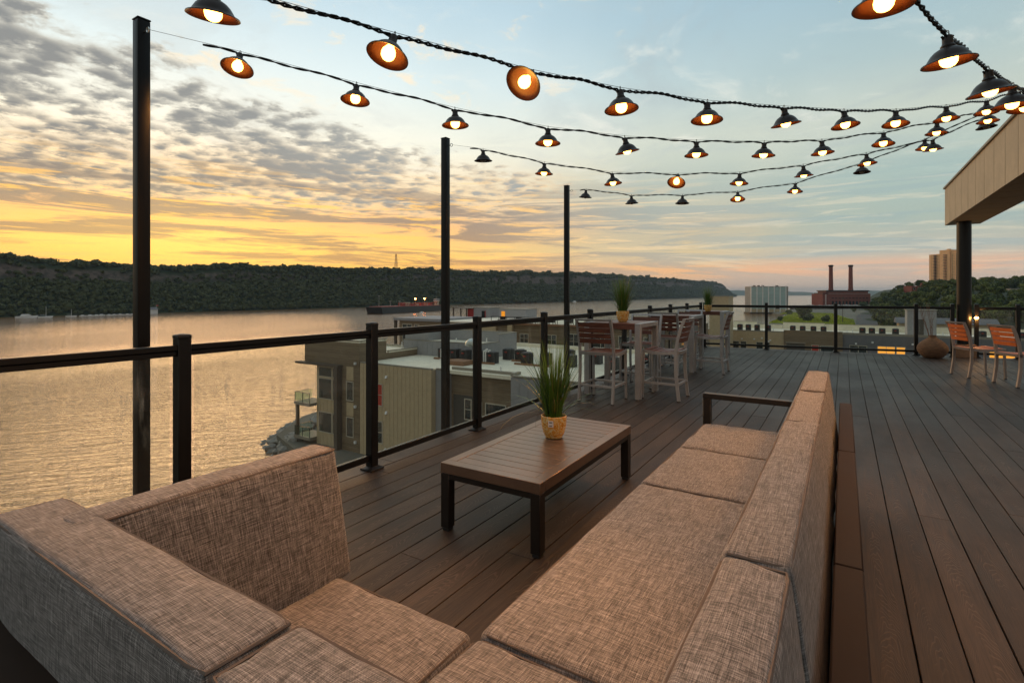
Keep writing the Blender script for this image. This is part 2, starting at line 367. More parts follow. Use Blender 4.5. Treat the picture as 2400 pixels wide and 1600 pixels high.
def glassmat(name, tint, dirt=.0, ior=1.45):
    m = bpy.data.materials.new(name); m.use_nodes = True; g = G(m.node_tree); g.n.remove(g.n['Principled BSDF'])
    tr = g.node('ShaderNodeBsdfTransparent'); tr.inputs[0].default_value = tint + (1.,)
    gl = g.node('ShaderNodeBsdfGlossy'); gl.inputs['Roughness'].default_value = .015
    ge = g.node('ShaderNodeNewGeometry'); cs = g.m('ABSOLUTE', g.v('DOT_PRODUCT', ge.outputs['Incoming'], ge.outputs['Normal']))
    fr = g.m('ADD', .035, g.m('MULTIPLY', g.m('POWER', g.m('SUBTRACT', 1., cs), 5.), .6))      # the same from either side of the sheet
    mx = g.node('ShaderNodeMixShader'); g.l.new(fr, mx.inputs[0]); g.l.new(tr.outputs[0], mx.inputs[1]); g.l.new(gl.outputs[0], mx.inputs[2])
    last = mx.outputs[0]
    if dirt:
        po = g.node('ShaderNodeNewGeometry').outputs['Position']
        n1 = g.noise(g.v('MULTIPLY', po, (14., 14., 2.2)), 1., 5., .65); n2 = g.noise(po, 2.2, 3.)
        df = g.node('ShaderNodeBsdfDiffuse'); df.inputs[0].default_value = (.7, .68, .62, 1.)
        tl = g.node('ShaderNodeBsdfTranslucent'); tl.inputs[0].default_value = (.8, .78, .7, 1.)
        ad = g.node('ShaderNodeMixShader'); ad.inputs[0].default_value = .6; g.l.new(df.outputs[0], ad.inputs[1]); g.l.new(tl.outputs[0], ad.inputs[2])
        mx2 = g.node('ShaderNodeMixShader'); g.put(mx2.inputs[0], g.m('MULTIPLY', g.m('MULTIPLY', g.m('ADD', .06, g.m('MULTIPLY', g.ss(n1, .52, .72), g.ss(n2, .42, .62))), dirt), g.ss(g.sep(po)[1], 3.2, 1.6, .3, 1.)))
        g.l.new(last, mx2.inputs[1]); g.l.new(ad.outputs[0], mx2.inputs[2]); last = mx2.outputs[0]
    g.l.new(last, g.n['Material Output'].inputs[0]); return m
M['glass'] = glassmat('railing_glass', (.95, .97, .95), .19)
M['bglass'] = glassmat('balcony_glass', (.80, .88, .84))

def windowglass():
    m = pm('window_glass', (.022, .030, .028), .06, 0, .3, .4, spec=1.); return m
M['pane'] = windowglass()
def tealglass():
    m = pm('teal_curtain_wall', (.44, .57, .56), .18, .0, .08, .12, spec=.9); return m
M['teal'] = tealglass()

def watermat():
    m = bpy.data.materials.new('river_water'); m.use_nodes = True; g = G(m.node_tree); b = g.n['Principled BSDF']
    po = g.node('ShaderNodeNewGeometry').outputs['Position']
    # ripples run across the river: stretched along their crests
    q = g.node('ShaderNodeMapping'); q.inputs['Rotation'].default_value = (0, 0, R(-52)); g.put(q.inputs[0], po)
    a = g.noise(g.v('MULTIPLY', q.outputs[0], (.22, .90, 1.)), 1., 4., .60, .6)
    c = g.noise(g.v('MULTIPLY', q.outputs[0], (.8, 3.2, 1.)), 1., 3., .6, .4)
    big = g.noise(g.v('MULTIPLY', po, (.012, .004, 1.)), 1., 4., .55)
    h = g.m('ADD', g.m('MULTIPLY', a, 1.), g.m('MULTIPLY', c, .30))
    bn = g.node('ShaderNodeBump'); bn.inputs['Distance'].default_value = .42
    g.put(bn.inputs['Strength'], g.ss(big, .35, .65, .55, 1.))
    g.put(bn.inputs['Height'], h); g.l.new(bn.outputs[0], b.inputs['Normal'])
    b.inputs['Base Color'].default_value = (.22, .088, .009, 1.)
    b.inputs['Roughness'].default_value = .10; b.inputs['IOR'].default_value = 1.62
    return m
M['water'] = watermat()

def leafmat(name, lo, hi, rough=.6):
    m = bpy.data.materials.new(name); m.use_nodes = True; g = G(m.node_tree); b = g.n['Principled BSDF']
    po = g.node('ShaderNodeNewGeometry').outputs['Position']
    rnd = g.node('ShaderNodeObjectInfo').outputs['Random']; isl = g.node('ShaderNodeNewGeometry').outputs['Random Per Island']
    f = g.m('ADD', g.m('ADD', g.m('MULTIPLY', g.noise(po, .16, 3.), .55), g.m('MULTIPLY', isl, .28)), g.m('MULTIPLY', rnd, .22))
    g.put(b.inputs['Base Color'], g.mix(g.ss(f, .30, .72), lo, hi)); b.inputs['Roughness'].default_value = rough
    b.inputs['Specular IOR Level'].default_value = .25
    return m
M['leaf'] = leafmat('tree_leaves', (.024, .044, .008), (.125, .150, .022))
M['leaf2'] = leafmat('tree_leaves_dark', (.018, .034, .009), (.075, .105, .018))
M['forest'] = leafmat('far_forest_leaves', (.014, .028, .012), (.082, .090, .026))
M['grassleaf'] = leafmat('field_grass', (.20, .27, .018), (.36, .40, .035))
def blade():
    m = bpy.data.materials.new('grass_blade_green'); m.use_nodes = True; g = G(m.node_tree); b = g.n['Principled BSDF']
    isl = g.node('ShaderNodeNewGeometry').outputs['Random Per Island']
    z = g.sep(g.node('ShaderNodeTexCoord').outputs['Generated'])[2]
    c = g.mix(isl, (.012, .050, .008), (.075, .17, .015))
    c = g.mix(g.m('MULTIPLY', g.ss(z, .45, 1.), .8), c, (.20, .30, .03))
    c = g.mix(g.ss(isl, .945, .955), c, (.20, .145, .045))
    g.put(b.inputs['Base Color'], c); b.inputs['Roughness'].default_value = .4
    b.inputs['Subsurface Weight'].default_value = 0.
    return m
M['blade'] = blade()
def potmat():
    m = bpy.data.materials.new('mottled_yellow_glaze'); m.use_nodes = True; g = G(m.node_tree); b = g.n['Principled BSDF']
    co = g.node('ShaderNodeTexCoord').outputs['Object']
    n = g.noise(co, 48., 4., .6, 1.6); n2 = g.noise(co, 21., 3., .6, .8)
    c = g.ramp(n, [(.30, (.16, .055, .012)), (.44, (.52, .24, .035)), (.54, (.60, .40, .12)), (.62, (.52, .50, .33))])
    c = g.mix(g.ss(n2, .54, .66, 0., .7), c, (.52, .20, .02))
    g.put(b.inputs['Base Color'], c); b.inputs['Roughness'].default_value = .22
    bn = g.node('ShaderNodeBump'); bn.inputs['Strength'].default_value = .25; bn.inputs['Distance'].default_value = .003
    g.put(bn.inputs['Height'], n); g.l.new(bn.outputs[0], b.inputs['Normal']); return m
M['pot'] = potmat()
def wicker():
    m = bpy.data.materials.new('woven_wicker'); m.use_nodes = True; g = G(m.node_tree); b = g.n['Principled BSDF']
    co = g.node('ShaderNodeTexCoord').outputs['Object']; x, y, z = g.sep(co)
    an = g.m('ARCTAN2', y, x)
    wv = g.m('SINE', g.m('ADD', g.m('MULTIPLY', z, 6.2832/.014), g.m('MULTIPLY', g.m('SINE', g.m('MULTIPLY', an, 22.)), 1.2)))
    f = g.m('ADD', g.m('MULTIPLY', g.noise(g.comb(g.m('MULTIPLY', an, 2.5), g.m('MULTIPLY', z, 90.), 0.), 1., 4., .6), .8), g.m('MULTIPLY', wv, .12))
    g.put(b.inputs['Base Color'], g.mix(g.ss(f, .22, .62), (.11, .047, .020), (.36, .165, .066))); b.inputs['Roughness'].default_value = .65
    bn = g.node('ShaderNodeBump'); bn.inputs['Strength'].default_value = .9; bn.inputs['Distance'].default_value = .006
    g.put(bn.inputs['Height'], wv); g.l.new(bn.outputs[0], b.inputs['Normal']); return m
M['wicker'] = wicker()
def rockmat():
    m = bpy.data.materials.new('hill_ground'); m.use_nodes = True; g = G(m.node_tree); b = g.n['Principled BSDF']
    ge = g.node('ShaderNodeNewGeometry'); nz = g.sep(ge.outputs['Normal'])[2]
    n = g.noise(g.v('MULTIPLY', ge.outputs['Position'], (1., .5, .12)), .35, 5., .65)
    rock = g.mix(g.ss(n, .35, .65), (.055, .042, .035), (.17, .125, .10))
    g.put(b.inputs['Base Color'], g.mix(g.ss(nz, .72, .55), (.020, .034, .010), rock)); b.inputs['Roughness'].default_value = .95; return m
M['rock'] = rockmat()
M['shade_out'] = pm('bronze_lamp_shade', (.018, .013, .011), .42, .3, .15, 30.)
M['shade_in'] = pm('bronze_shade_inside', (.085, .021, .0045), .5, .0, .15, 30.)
M['land'] = pm('bare_ground', (.16, .15, .12), .95, 0, .3, .05, .2, 3.)

# ================================================================== setting
WZ = -17.0            # river level, deck is z = 0
LZ = -15.5            # waterfront ground level
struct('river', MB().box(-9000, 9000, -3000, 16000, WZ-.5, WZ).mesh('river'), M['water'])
def slab(name, pts, z0, z1, mat):
    n = len(pts); mb = MB(); mb.v = [(x, y, z0) for x, y in pts] + [(x, y, z1) for x, y in pts]
    mb.f = [tuple(range(n, 2*n)), tuple(range(n-1, -1, -1))] + [(i, (i+1) % n, n+(i+1) % n, n+i) for i in range(n)]
    return struct(name, mb.mesh(name), mat)
slab('ground', [(-46, -120), (900, -120), (900, 1500), (260, 1500), (120, 980), (40, 815), (-27, 800), (-30, 742), (16, 738), (-46, 640), (-52, 500), (-40, 470), (-34, 345), (-44, 200), (-67, 96), (-67, 60), (-62.5, 45), (-57, 37.5), (-47, 34)], WZ-2, LZ, M['land'])
slab('road', [(5, 300), (18, 300), (24, 420), (30, 520), (52, 640), (20, 640), (8, 470)], LZ-.3, LZ+.01, M['asphalt'])
slab('parking_lot', [(18, 296), (90, 296), (90, 400), (25, 410)], LZ-.3, LZ+.02, M['asphalt'])

def heightfield(name, xs, ys, fn, mat):
    V = [(x, y, fn(x, y)) for y in ys for x in xs]; nx = len(xs)
    F = [(j*nx+i, j*nx+i+1, (j+1)*nx+i+1, (j+1)*nx+i) for j in range(len(ys)-1) for i in range(nx-1)]
    me = bpy.data.meshes.new(name); me.from_pydata(V, [], F); me.polygons.foreach_set('use_smooth', [True]*len(F))
    return struct(name, me, mat)
def sst(x, a, b):
    t = min(1., max(0., (x-a)/(b-a))); return t*t*(3-2*t)
# far shore: a long wooded escarpment parallel to the river
RY = [-700, 0, 140, 250, 554, 946, 1219, 1777, 2400, 3000, 3250, 3330, 3420]
RZ = [30, 31, 31.5, 27.5, 36, 41.5, 49, 55, 54, 56, 50, 30, -16]
def ridge(y): return float(np.interp(y, RY, RZ)) + 1.3*math.sin(y*.021) + 1.1*math.sin(y*.057+1.) + .7*math.sin(y*.13)
def bank_(y): return 530 + 6*math.sin(y*.004+.6) + 3*math.sin(y*.013)
def hillz(x, y):
    d = -x - bank_(y)                                   # metres inland
    top = ridge(y); rel = top - WZ
    cl = .45 + .25*math.sin(y*.006+1.1)
    s = .62*sst(d, -4, 58) + .38*sst(d, 50, 50+26-12*cl)
    return WZ - 2.5 + (rel+2.5)*s if d > -6 else WZ - 2.5
heightfield('hill', [-x for x in list(np.arange(522, 640, 3.2))+[660, 720, 900, 1400]][::-1], list(np.arange(-700, 1200, 12))+list(np.arange(1200, 3460, 30)), hillz, M['rock'])

def crown_proto(nq, seed, flat=.8, size=.36, lump=.28):
    r = np.random.default_rng(seed)
    d = r.normal(size=(nq, 3)); d /= np.linalg.norm(d, axis=1)[:, None]
    d[:, 2] = np.where(d[:, 2] < -.5, -d[:, 2], d[:, 2])
    lobes = r.normal(size=(7, 3)); lobes /= np.linalg.norm(lobes, axis=1)[:, None]
    rad = .78 + lump*np.max(np.clip(d @ lobes.T, 0, 1)**5, axis=1) + r.uniform(-.10, .06, nq)
    c = d*rad[:, None]; c[:, 2] *= flat
    nrm = d + r.normal(scale=.45, size=(nq, 3)); nrm /= np.linalg.norm(nrm, axis=1)[:, None]
    a = np.cross(nrm, r.normal(size=(nq, 3))); a /= np.linalg.norm(a, axis=1)[:, None]; b = np.cross(nrm, a)
    s = size*r.uniform(.6, 1.25, nq)[:, None]
    q = np.stack([c-a*s-b*s*.7, c+a*s*.8-b*s, c+a*s+b*s*.7, c-a*s*.7+b*s], axis=1)     # (nq,4,3)
    bm = bmesh.new(); bmesh.ops.create_icosphere(bm, subdivisions=1, radius=.74)
    iv = np.array([v.co[:] for v in bm.verts]); iv[:, 2] *= flat
    fi = np.array([[v.index for v in f.verts] for f in bm.faces]); bm.free()
    return q.reshape(-1, 3), iv, fi
def build_crowns(name, P, Rr, mat, protos, squash=None):
    """one mesh of many small crowns: leaf patches round a dark core"""
    Vs, L, T = [], [], []; base = 0
    for i, (p, r) in enumerate(zip(P, Rr)):
        q, iv, fi = protos[i % len(protos)]; an = i*2.399; c, s = math.cos(an), math.sin(an)
        rot = np.array([[c, -s, 0], [s, c, 0], [0, 0, 1]])
        zq = np.array([1, 1, squash[i] if squash is not None else 1.])
        Vs.append((q @ rot.T)*r*zq + p); nq = len(q)
        L.append((np.arange(nq)+base)); T.append(np.full(nq//4, 4)); base += nq
        Vs.append((iv @ rot.T)*r*zq + p); L.append((fi+base).ravel()); T.append(np.full(len(fi), 3)); base += len(iv)
    V = np.concatenate(Vs); L = np.concatenate(L); T = np.concatenate(T)
    me = bpy.data.meshes.new(name); me.vertices.add(len(V)); me.vertices.foreach_set('co', V.ravel().astype(np.float32))
    me.loops.add(len(L)); me.loops.foreach_set('vertex_index', L.astype(np.int32))
    me.polygons.add(len(T)); st = np.concatenate([[0], np.cumsum(T)[:-1]]).astype(np.int32); me.polygons.foreach_set('loop_start', st)
    me.update(calc_edges=True); me.materials.append(mat); return me
FP = [crown_proto(46, 50+i, .85, .25) for i in range(5)]
P_, R_ = [], []
y = -260.
while y < 3400:
    k = 1. + max(0., y-250)/420.; k = min(k, 4.2)
    step = 3.9*k**.85
    d = 1.5
    while d < 96:
        yy = y + random.uniform(-.5, .5)*step; dd = d + random.uniform(-.5, .5)*3.2
        x = -bank_(yy) - dd; z = hillz(x, yy)
        slope = (hillz(x-2, yy) - hillz(x+2, yy))/4
        r = (random.uniform(1.6, 3.1) if random.random() < .88 else random.uniform(3.1, 4.2))*k**.62
        bare = slope > 1.05 and math.sin(yy*.006+1.1) > .1 and random.random() < .55
        if not bare and z > WZ+.5:
            P_.append((x, yy, z + r*.55)); R_.append(r)
        d += 3.5*k**.62 if d < 76 else 6*k**.6
    y += step
FOREST_N = len(P_)
fo = obj('forest', build_crowns('forest', np.array(P_), R_, M['forest'], FP)); fo['kind'] = 'stuff'; fo['label'] = 'dark green wood covering the far river escarpment'
# very far low hills down the river
heightfield('far_hills', list(np.linspace(-3000, 1500, 90)), [6300, 6500, 6700], lambda x, y: WZ-2 + (46 + 9*math.sin(x*.004)+6*math.sin(x*.011+1) + 3*math.sin(x*.03))*(1 if y == 6500 else .0), M['forest'])
# right-hand wooded hillside
def hz2(x, y):
    b = 19*sst(x, 12, 64)*sst(y, 285, 430) + 5*sst(x, 25, 70)*sst(y, 440, 600) + 4*sst(x, 115, 240)
    return LZ - .6 + b + .6*math.sin(x*.09)*math.sin(y*.05)
heightfield('hillside', list(np.linspace(10, 640, 90)), list(np.linspace(270, 1150, 90)), hz2, M['rock'])
def hz3(x, y): return LZ - 1 + 78*sst(x, 150, 420)*sst(y, 700, 1000)*(1-.3*sst(x, 600, 900))
heightfield('far_hillside', list(np.linspace(150, 900, 60)), list(np.linspace(700, 1300, 40)), hz3, M['rock'])
P_, R_ = [], []
for i in range(900):
    x, y = random.uniform(160, 560), random.uniform(720, 1080); r = random.uniform(4.5, 7); P_.append((x, y, hz3(x, y)+r*.5)); R_.append(r)
f2 = obj('forest', build_crowns('forest2', np.array(P_), R_, M['forest'], FP)); f2['kind'] = 'stuff'; f2['label'] = 'dark green wood on the far right ridge'

# ---- the terrace building and its deck
PITCH = .1478; DX0 = -3.06
def far_y(x): return 13.22 + .138*(x + 2.914)
struct('terrace_building', MB().hexa([(-2.95, -6, WZ), (9, -6, WZ), (9, far_y(9)-.1, WZ), (-2.95, far_y(-2.95)-.1, WZ), (-2.95, -6, -.34), (9, -6, -.34), (9, far_y(9)-.1, -.34), (-2.95, far_y(-2.95)-.1, -.34)]).mesh('terrace_building'), M['dgrey'])
deck = struct('deck', MB().hexa([(-3.04, -6, -.34), (9, -6, -.34), (9, far_y(9)-.02, -.34), (-3.04, far_y(-3.04)-.02, -.34), (-3.04, -6, -.032), (9, -6, -.032), (9, far_y(9)-.02, -.032), (-3.04, far_y(-3.04)-.02, -.032)]).mesh('deck'), M['seam'])
def board(x, w, y0, y1):
    """one plank; its far end follows the skewed deck edge"""
    yc = (y0 + y1(x))/2 if callable(y1) else (y0+y1)/2
    e0 = y1(x-w/2) if callable(y1) else y1; e1 = y1(x+w/2) if callable(y1) else y1
    h = w/2; mb = MB().hexa([(-h, y0-yc, -.026), (h, y0-yc, -.026), (h, e1-yc, -.026), (-h, e0-yc, -.026), (-h, y0-yc, 0), (h, y0-yc, 0), (h, e1-yc, 0), (-h, e0-yc, 0)])
    return obj('board', mb.mesh('board', .0022), M['deck'], deck, (x, yc, random.uniform(-.0006, .0006)))
yy = -2.
while yy < 13.2:                                    # border boards along the river edge
    e = min(yy+4.88, 13.2); board(DX0+.085, .165, yy, e-.003); yy = e
x = DX0 + .17 + .0025 + PITCH/2
col_i = 0
while x < 5.4:
    y0 = -2.2 - (col_i*1.37) % 4.4
    lens = 4.88
    while True:
        y1 = y0 + lens
        if y1 > -1.2:
            if y1 >= far_y(x) - .25: board(x, PITCH-.0048, max(y0, -2.), far_y); break
            board(x, PITCH-.0048, max(y0, -2.), y1-.0022)
        y0 = y1
    x += PITCH; col_i += 1

# ================================================================== railings
RH = 1.035
def rail_post(parent, x, y, rz=0.):
    p = part('post', MB().box(-.032, .032, -.032, .032, .012, RH+.012), M['black'], parent, .003, loc=(x, y, 0), rot=(0, 0, rz))
    part('cap', MB().lathe([(.047, RH+.012), (.047, RH+.026), (.040, RH+.033), (.012, RH+.038)], 4), M['black'], p, .002, rot=(0, 0, R(45)))
    part('base_plate', MB().box(-.062, .062, -.062, .062, .0, .012), M['black'], p, .004)
    part('base_cover', MB().hexa([(-.055, -.055, .0121), (.055, -.055, .0121), (.055, .055, .0121), (-.055, .055, .0121), (-.036, -.036, .026), (.036, -.036, .026), (.036, .036, .026), (-.036, .036, .026)]), M['black'], p, .002)
    return p
def rail_run(label, pts, base_z=0.):
    t = thing('glass_railing', label, 'railing', (0, 0, 0), 0., 'glass and black metal railings round the deck')
    for i, p in enumerate(pts):
        dv = Vector(pts[min(i+1, len(pts)-1)]) - Vector(pts[max(i-1, 0)])
        rail_post(t, p[0], p[1], math.atan2(dv.y, dv.x) - math.pi/2)
    for a, b in zip(pts, pts[1:]):
        A, B = Vector((*a, 0)), Vector((*b, 0)); d = (B-A).normalized()
        a2, b2 = A + d*.031, B - d*.031
        part('top_rail', MB().bar(a2+Vector((0, 0, RH-.035)), b2+Vector((0, 0, RH-.035)), .052, .03).bar(a2+Vector((0, 0, RH-.064)), b2+Vector((0, 0, RH-.064)), .034, .028), M['black'], t, .004)
        part('bottom_rail', MB().bar(a2+Vector((0, 0, .085)), b2+Vector((0, 0, .085)), .034, .045), M['black'], t, .004)
        a3, b3 = A + d*.062, B - d*.062
        part('glass_pane', MB().bar(a3+Vector((0, 0, .532)), b3+Vector((0, 0, .532)), .0095, .848), M['glass'], t, .0)
    return t
LX = -2.914
rail_run('black metal and glass railing along the river side of the deck', [(LX, 2.68 + 1.3*k) for k in range(-3, 8)] + [(LX, 13.1)])
rail_run('glass railing across the far end of the deck, left of the column', [(-2.83, 13.115), (-1.5, 13.26), (-.15, 13.42), (1.27, 13.70), (1.862, 13.76)])
rail_run('short glass railing at the far end, right of the column', [(2.24, 13.80), (2.86, 13.86), (4.2, 14.04)])

# ---- column, lantern and roof beam
cl = thing('column', 'round black steel column carrying the tan clad beam', 'column', (2.05, 13.80, 0))
part('shaft', MB().lathe([(.118, 0), (.118, 2.74)], 40), M['black'], cl, smooth=True)
part('base_shroud', MB().box(-.17, .17, -.17, .17, .0, .26), M['timber'], cl, .006)
bt = thing('roof_beam', 'deep tan panel clad roof beam running back to the right', 'beam', (0, 0, 0))
part('core', MB().box(1.85, 2.40, 1.8, 14.40, 2.75, 3.50), M['seam'], bt)
yb = 14.415; k = 0
while yb > 2.0:
    w = .62
    part('panel', MB().box(1.828, 1.849, yb-w+.018, yb, 2.735, 3.51), M['cream_panel'] if 'cream_panel' in M else M.setdefault('cream_panel', pm('tan_fibre_panel', (.50, .40, .27), .75, 0, .10, 2., .1, 60.)), bt, .002)
    part('soffit_panel', MB().box(1.852, 2.398, yb-w+.016, yb-.002, 2.734, 2.749), M['cream_panel'], bt, .002)
    yb -= w; k += 1
for x0 in (1.852, 2.128): part('end_panel', MB().box(x0, x0+.27, 14.401, 14.42, 2.75, 3.505), M['cream_panel'], bt, .002)
part('coping', MB().box(1.80, 2.42, 1.8, 14.45, 3.512, 3.552), M['coping'], bt, .004)
ln = thing('wall_lantern', 'small glowing lantern fixed beside the black column', 'lantern', (2.238, 13.83, .60))
part('housing', MB().lathe([(.036, 0), (.036, .012), (.030, .016)], 16).lathe([(.030, .150), (.046, .155), (.030, .185), (.008, .195)], 16), M['black'], ln, smooth=True)
part('amber_glass', MB().lathe([(.029, .016), (.031, .08), (.029, .150)], 16), pm('amber_glass', (.8, .38, .06), .3, emit=(1., .38, .05), es=1.6), ln, smooth=True)
part('lamp_bulb', MB().lathe([(.004, .150), (.012, .160), (.034, .172), (.034, .182), (.01, .2)], 12), M['lantern'], ln, smooth=True, loc=(0, -.05, .02))
part('bracket', MB().bar((-.07, 0, .10), (-.03, 0, .10), .02, .02), M['black'], ln)
pl = bpy.data.lights.new('lantern_light', 'POINT'); pl.energy = 7; pl.color = (1., .45, .12); pl.shadow_soft_size = .03
po_ = bpy.data.objects.new('lantern_light', pl); COL.objects.link(po_); po_.parent = ln; po_.location = (0, -.12, .18)

# ================================================================== sectional sofa
def cushion(name, parent, corners, r=.035, crown=(.006, .006, .012), seed=0, label=None, piping=True):
    """soft block from 8 corners (bottom ring then top ring), rounded, crowned, slightly uneven, UVs in metres"""
    C = [Vector(c) for c in corners]
    a = ((C[1]-C[0]).length + (C[6]-C[7]).length)/4; b = ((C[3]-C[0]).length + (C[6]-C[5]).length)/4; c = ((C[4]-C[0]).length + (C[6]-C[2]).length)/4
    H_ = (a, b, c)
    def grid(h):
        e = min(r/h, .49)
        t = [-1, -1+.12*e, -1+.35*e, -1+.65*e, -1+e]; n = max(2, int(2*h/.055))
        t += [-1+e+(2-2*e)*i/n for i in range(1, n)]
        return t + [-v for v in (-1+e, -1+.65*e, -1+.35*e, -1+.12*e, -1)]
    gs = [grid(h) for h in H_]
    def tri(p):
        U, V_, W_ = [(q/h+1)/2 for q, h in zip(p, H_)]
        bo = C[0]*(1-U)*(1-V_)+C[1]*U*(1-V_)+C[2]*U*V_+C[3]*(1-U)*V_; to = C[4]*(1-U)*(1-V_)+C[5]*U*(1-V_)+C[6]*U*V_+C[7]*(1-U)*V_
        return bo*(1-W_)+to*W_
    def shape(w):
        p = [q*h for q, h in zip(w, H_)]; q = [max(-(h-r), min(h-r, pp)) for pp, h in zip(p, H_)]
        d = Vector([pp-qq for pp, qq in zip(p, q)])
        if d.length > 1e-9: p = [qq+dd for qq, dd in zip(q, d.normalized()*r)]
        bl = [1-v*v for v in w]; p0 = tuple(p)
        wob = .0022*math.sin(w[0]*3.1+seed)*math.sin(w[1]*2.7+seed*2.)+.0012*math.sin(w[0]*9+w[1]*7+seed)
        for i in range(3):
            o = [bl[j] for j in range(3) if j != i]; p[i] += w[i]*(crown[i]*(o[0]*o[1])**.6 + wob) + .0024*mnoise.noise(Vector((p0[0]*7+seed*5, p0[1]*7+i*13, p0[2]*7))) + .0008*mnoise.noise(Vector((p0[0]*24, p0[1]*24+i*9+seed, p0[2]*24)))
        return p
    vid = {}; V = []; F = []; UVs = []
    def vert(w):
        k = tuple(round(q, 5) for q in w)
        if k not in vid: vid[k] = len(V); V.append(tri(shape(w)))
        return vid[k]
    for ax in range(3):
        o = [i for i in range(3) if i != ax]
        for sg in (-1, 1):
            for i in range(len(gs[o[0]])-1):
                for j in range(len(gs[o[1]])-1):
                    ws = []
                    for (ii, jj) in ((i, j), (i+1, j), (i+1, j+1), (i, j+1)):
                        w = [0, 0, 0]; w[ax] = sg; w[o[0]] = gs[o[0]][ii]; w[o[1]] = gs[o[1]][jj]; ws.append(w)
                    if (sg > 0) == (ax == 1): ws = ws[::-1]
                    F.append([vert(w) for w in ws]); UVs.append([(w[o[0]]*H_[o[0]]+ax*3.3+seed, w[o[1]]*H_[o[1]]+sg) for w in ws])
    me = bpy.data.meshes.new(name); me.from_pydata([tuple(v) for v in V], [], F)
    uv = me.uv_layers.new(name='UVMap'); uv.data.foreach_set('uv', [q for f in UVs for t in f for q in t])
    me.polygons.foreach_set('use_smooth', [True]*len(F))
    o = obj(name, me, M['fabric'], parent)
    if label: o['label'] = label
    if piping:
        k = r*.27; A, B, D = a-k, b-k, c-k
        loop = []
        for sx_, sy_ in ((-1, -1), (1, -1), (1, 1), (-1, 1)):
            nx = {(-1, -1): (1, -1), (1, -1): (1, 1), (1, 1): (-1, 1), (-1, 1): (-1, -1)}[(sx_, sy_)]
            P0 = Vector((sx_*A, sy_*B)); P1 = Vector((nx[0]*A, nx[1]*B))
            loop += [P0.lerp(P1, t) for t in (.04, .2, .35, .5, .65, .8, .96)]
        path = []
        for q in loop:
            w = (q.x/a, q.y/b); bu = ((1-w[0]**2)*(1-w[1]**2)); path.append(tri((q.x, q.y, D)))
        path.append(path[0]); part('piping', MB().tube(path, .0032, 5, False), M['piping'], o, smooth=True)
    return o
def hexblock(x0, x1, y0, y1, z0, z1): return [(x0, y0, z0), (x1, y0, z0), (x1, y1, z0), (x0, y1, z0), (x0, y0, z1), (x1, y0, z1), (x1, y1, z1), (x0, y1, z1)]
sofa = thing('sectional_sofa', 'long grey woven sectional sofa wrapping round the low table', 'sofa')
SZ = .405
for i, (x0, x1, y0, y1) in enumerate([(-1.37, -.806, .50, 1.085), (-.794, -.30, .50, 1.085), (-.80, -.30, 1.097, 2.362), (-.80, -.30, 2.374, 3.042), (-.80, -.30, 3.054, 3.69)]):
    cushion('seat_cushion', sofa, hexblock(x0, x1, y0, y1, .275, SZ), .021, (.003, .004, .010), i*1.7)
# back cushions: upright behind, leaning in front
for i, (y0, y1, top) in enumerate([(.40, 1.046, .79), (1.050, 2.295, .793), (2.302, 3.05, .785), (3.056, 3.83, .79)]):
    cushion('back_cushion', sofa, [(-.335, y0, .385), (-.030, y0, .385), (-.030, y1, .385), (-.335, y1, .385), (-.192, y0, top), (-.078, y0, top), (-.078, y1, top), (-.192, y1, top)], .020, (.010, .003, .004), 3+i*2.3)
for i, (x0, x1) in enumerate([(-1.60, -.697), (-.691, -.10)]):
    cushion('back_cushion', sofa, [(x0, .362, .385), (x1, .362, .385), (x1, .585, .385), (x0, .585, .385), (x0, .352, .79), (x1, .352, .79), (x1, .492, .79), (x0, .492, .79)], .022, (.003, .010, .004), 13+i*2.9)
cushion('back_cushion', sofa, [(-1.475, .50, .385), (-1.315, .50, .385), (-1.315, 1.14, .385), (-1.475, 1.14, .385), (-1.468, .43, .79), (-1.36, .43, .79), (-1.36, 1.105, .79), (-1.468, 1.105, .79)], .020, (.008, .003, .004), 21.)
for (x0, x1, y0, y1) in [(-1.46, -.30, .38, 1.05), (-.76, -.10, 1.055, 3.68)]:
    part('base_frame', MB().box(x0, x1, y0, y1, .10, .27), M['bronze'], sofa, .004)
for (y0, y1) in [(.25, 1.55), (1.553, 2.68), (2.683, 3.85)]:
    part('back_ledge', MB().box(-.022, .042, y0, y1, .10, .60), M['ledge'], sofa, .004)
for (x0, x1) in [(-1.72, -.80), (-.797, -.026)]:
    part('back_ledge', MB().box(x0, x1, .245, .355, .10, .60), M['ledge'], sofa, .004)
part('back_ledge', MB().box(-1.585, -1.48, .60, 1.13, .10, .60), M['ledge'], sofa, .004)
part('arm', MB().box(-.815, -.10, 3.72, 3.775, .565, .60).box(-.815, -.765, 3.722, 3.773, .02, .5645), M['bronze'], sofa, .003)
for (x, y) in [(-1.42, .42), (-.85, 1.0), (-.74, 1.6), (-.74, 2.6), (-.12, 3.6), (-.12, 2.4), (-.12, .6), (-1.42, 1.0)]:
    part('leg', MB().box(x-.025, x+.025, y-.025, y+.025, 0, .10), M['bronze'], sofa, .003)

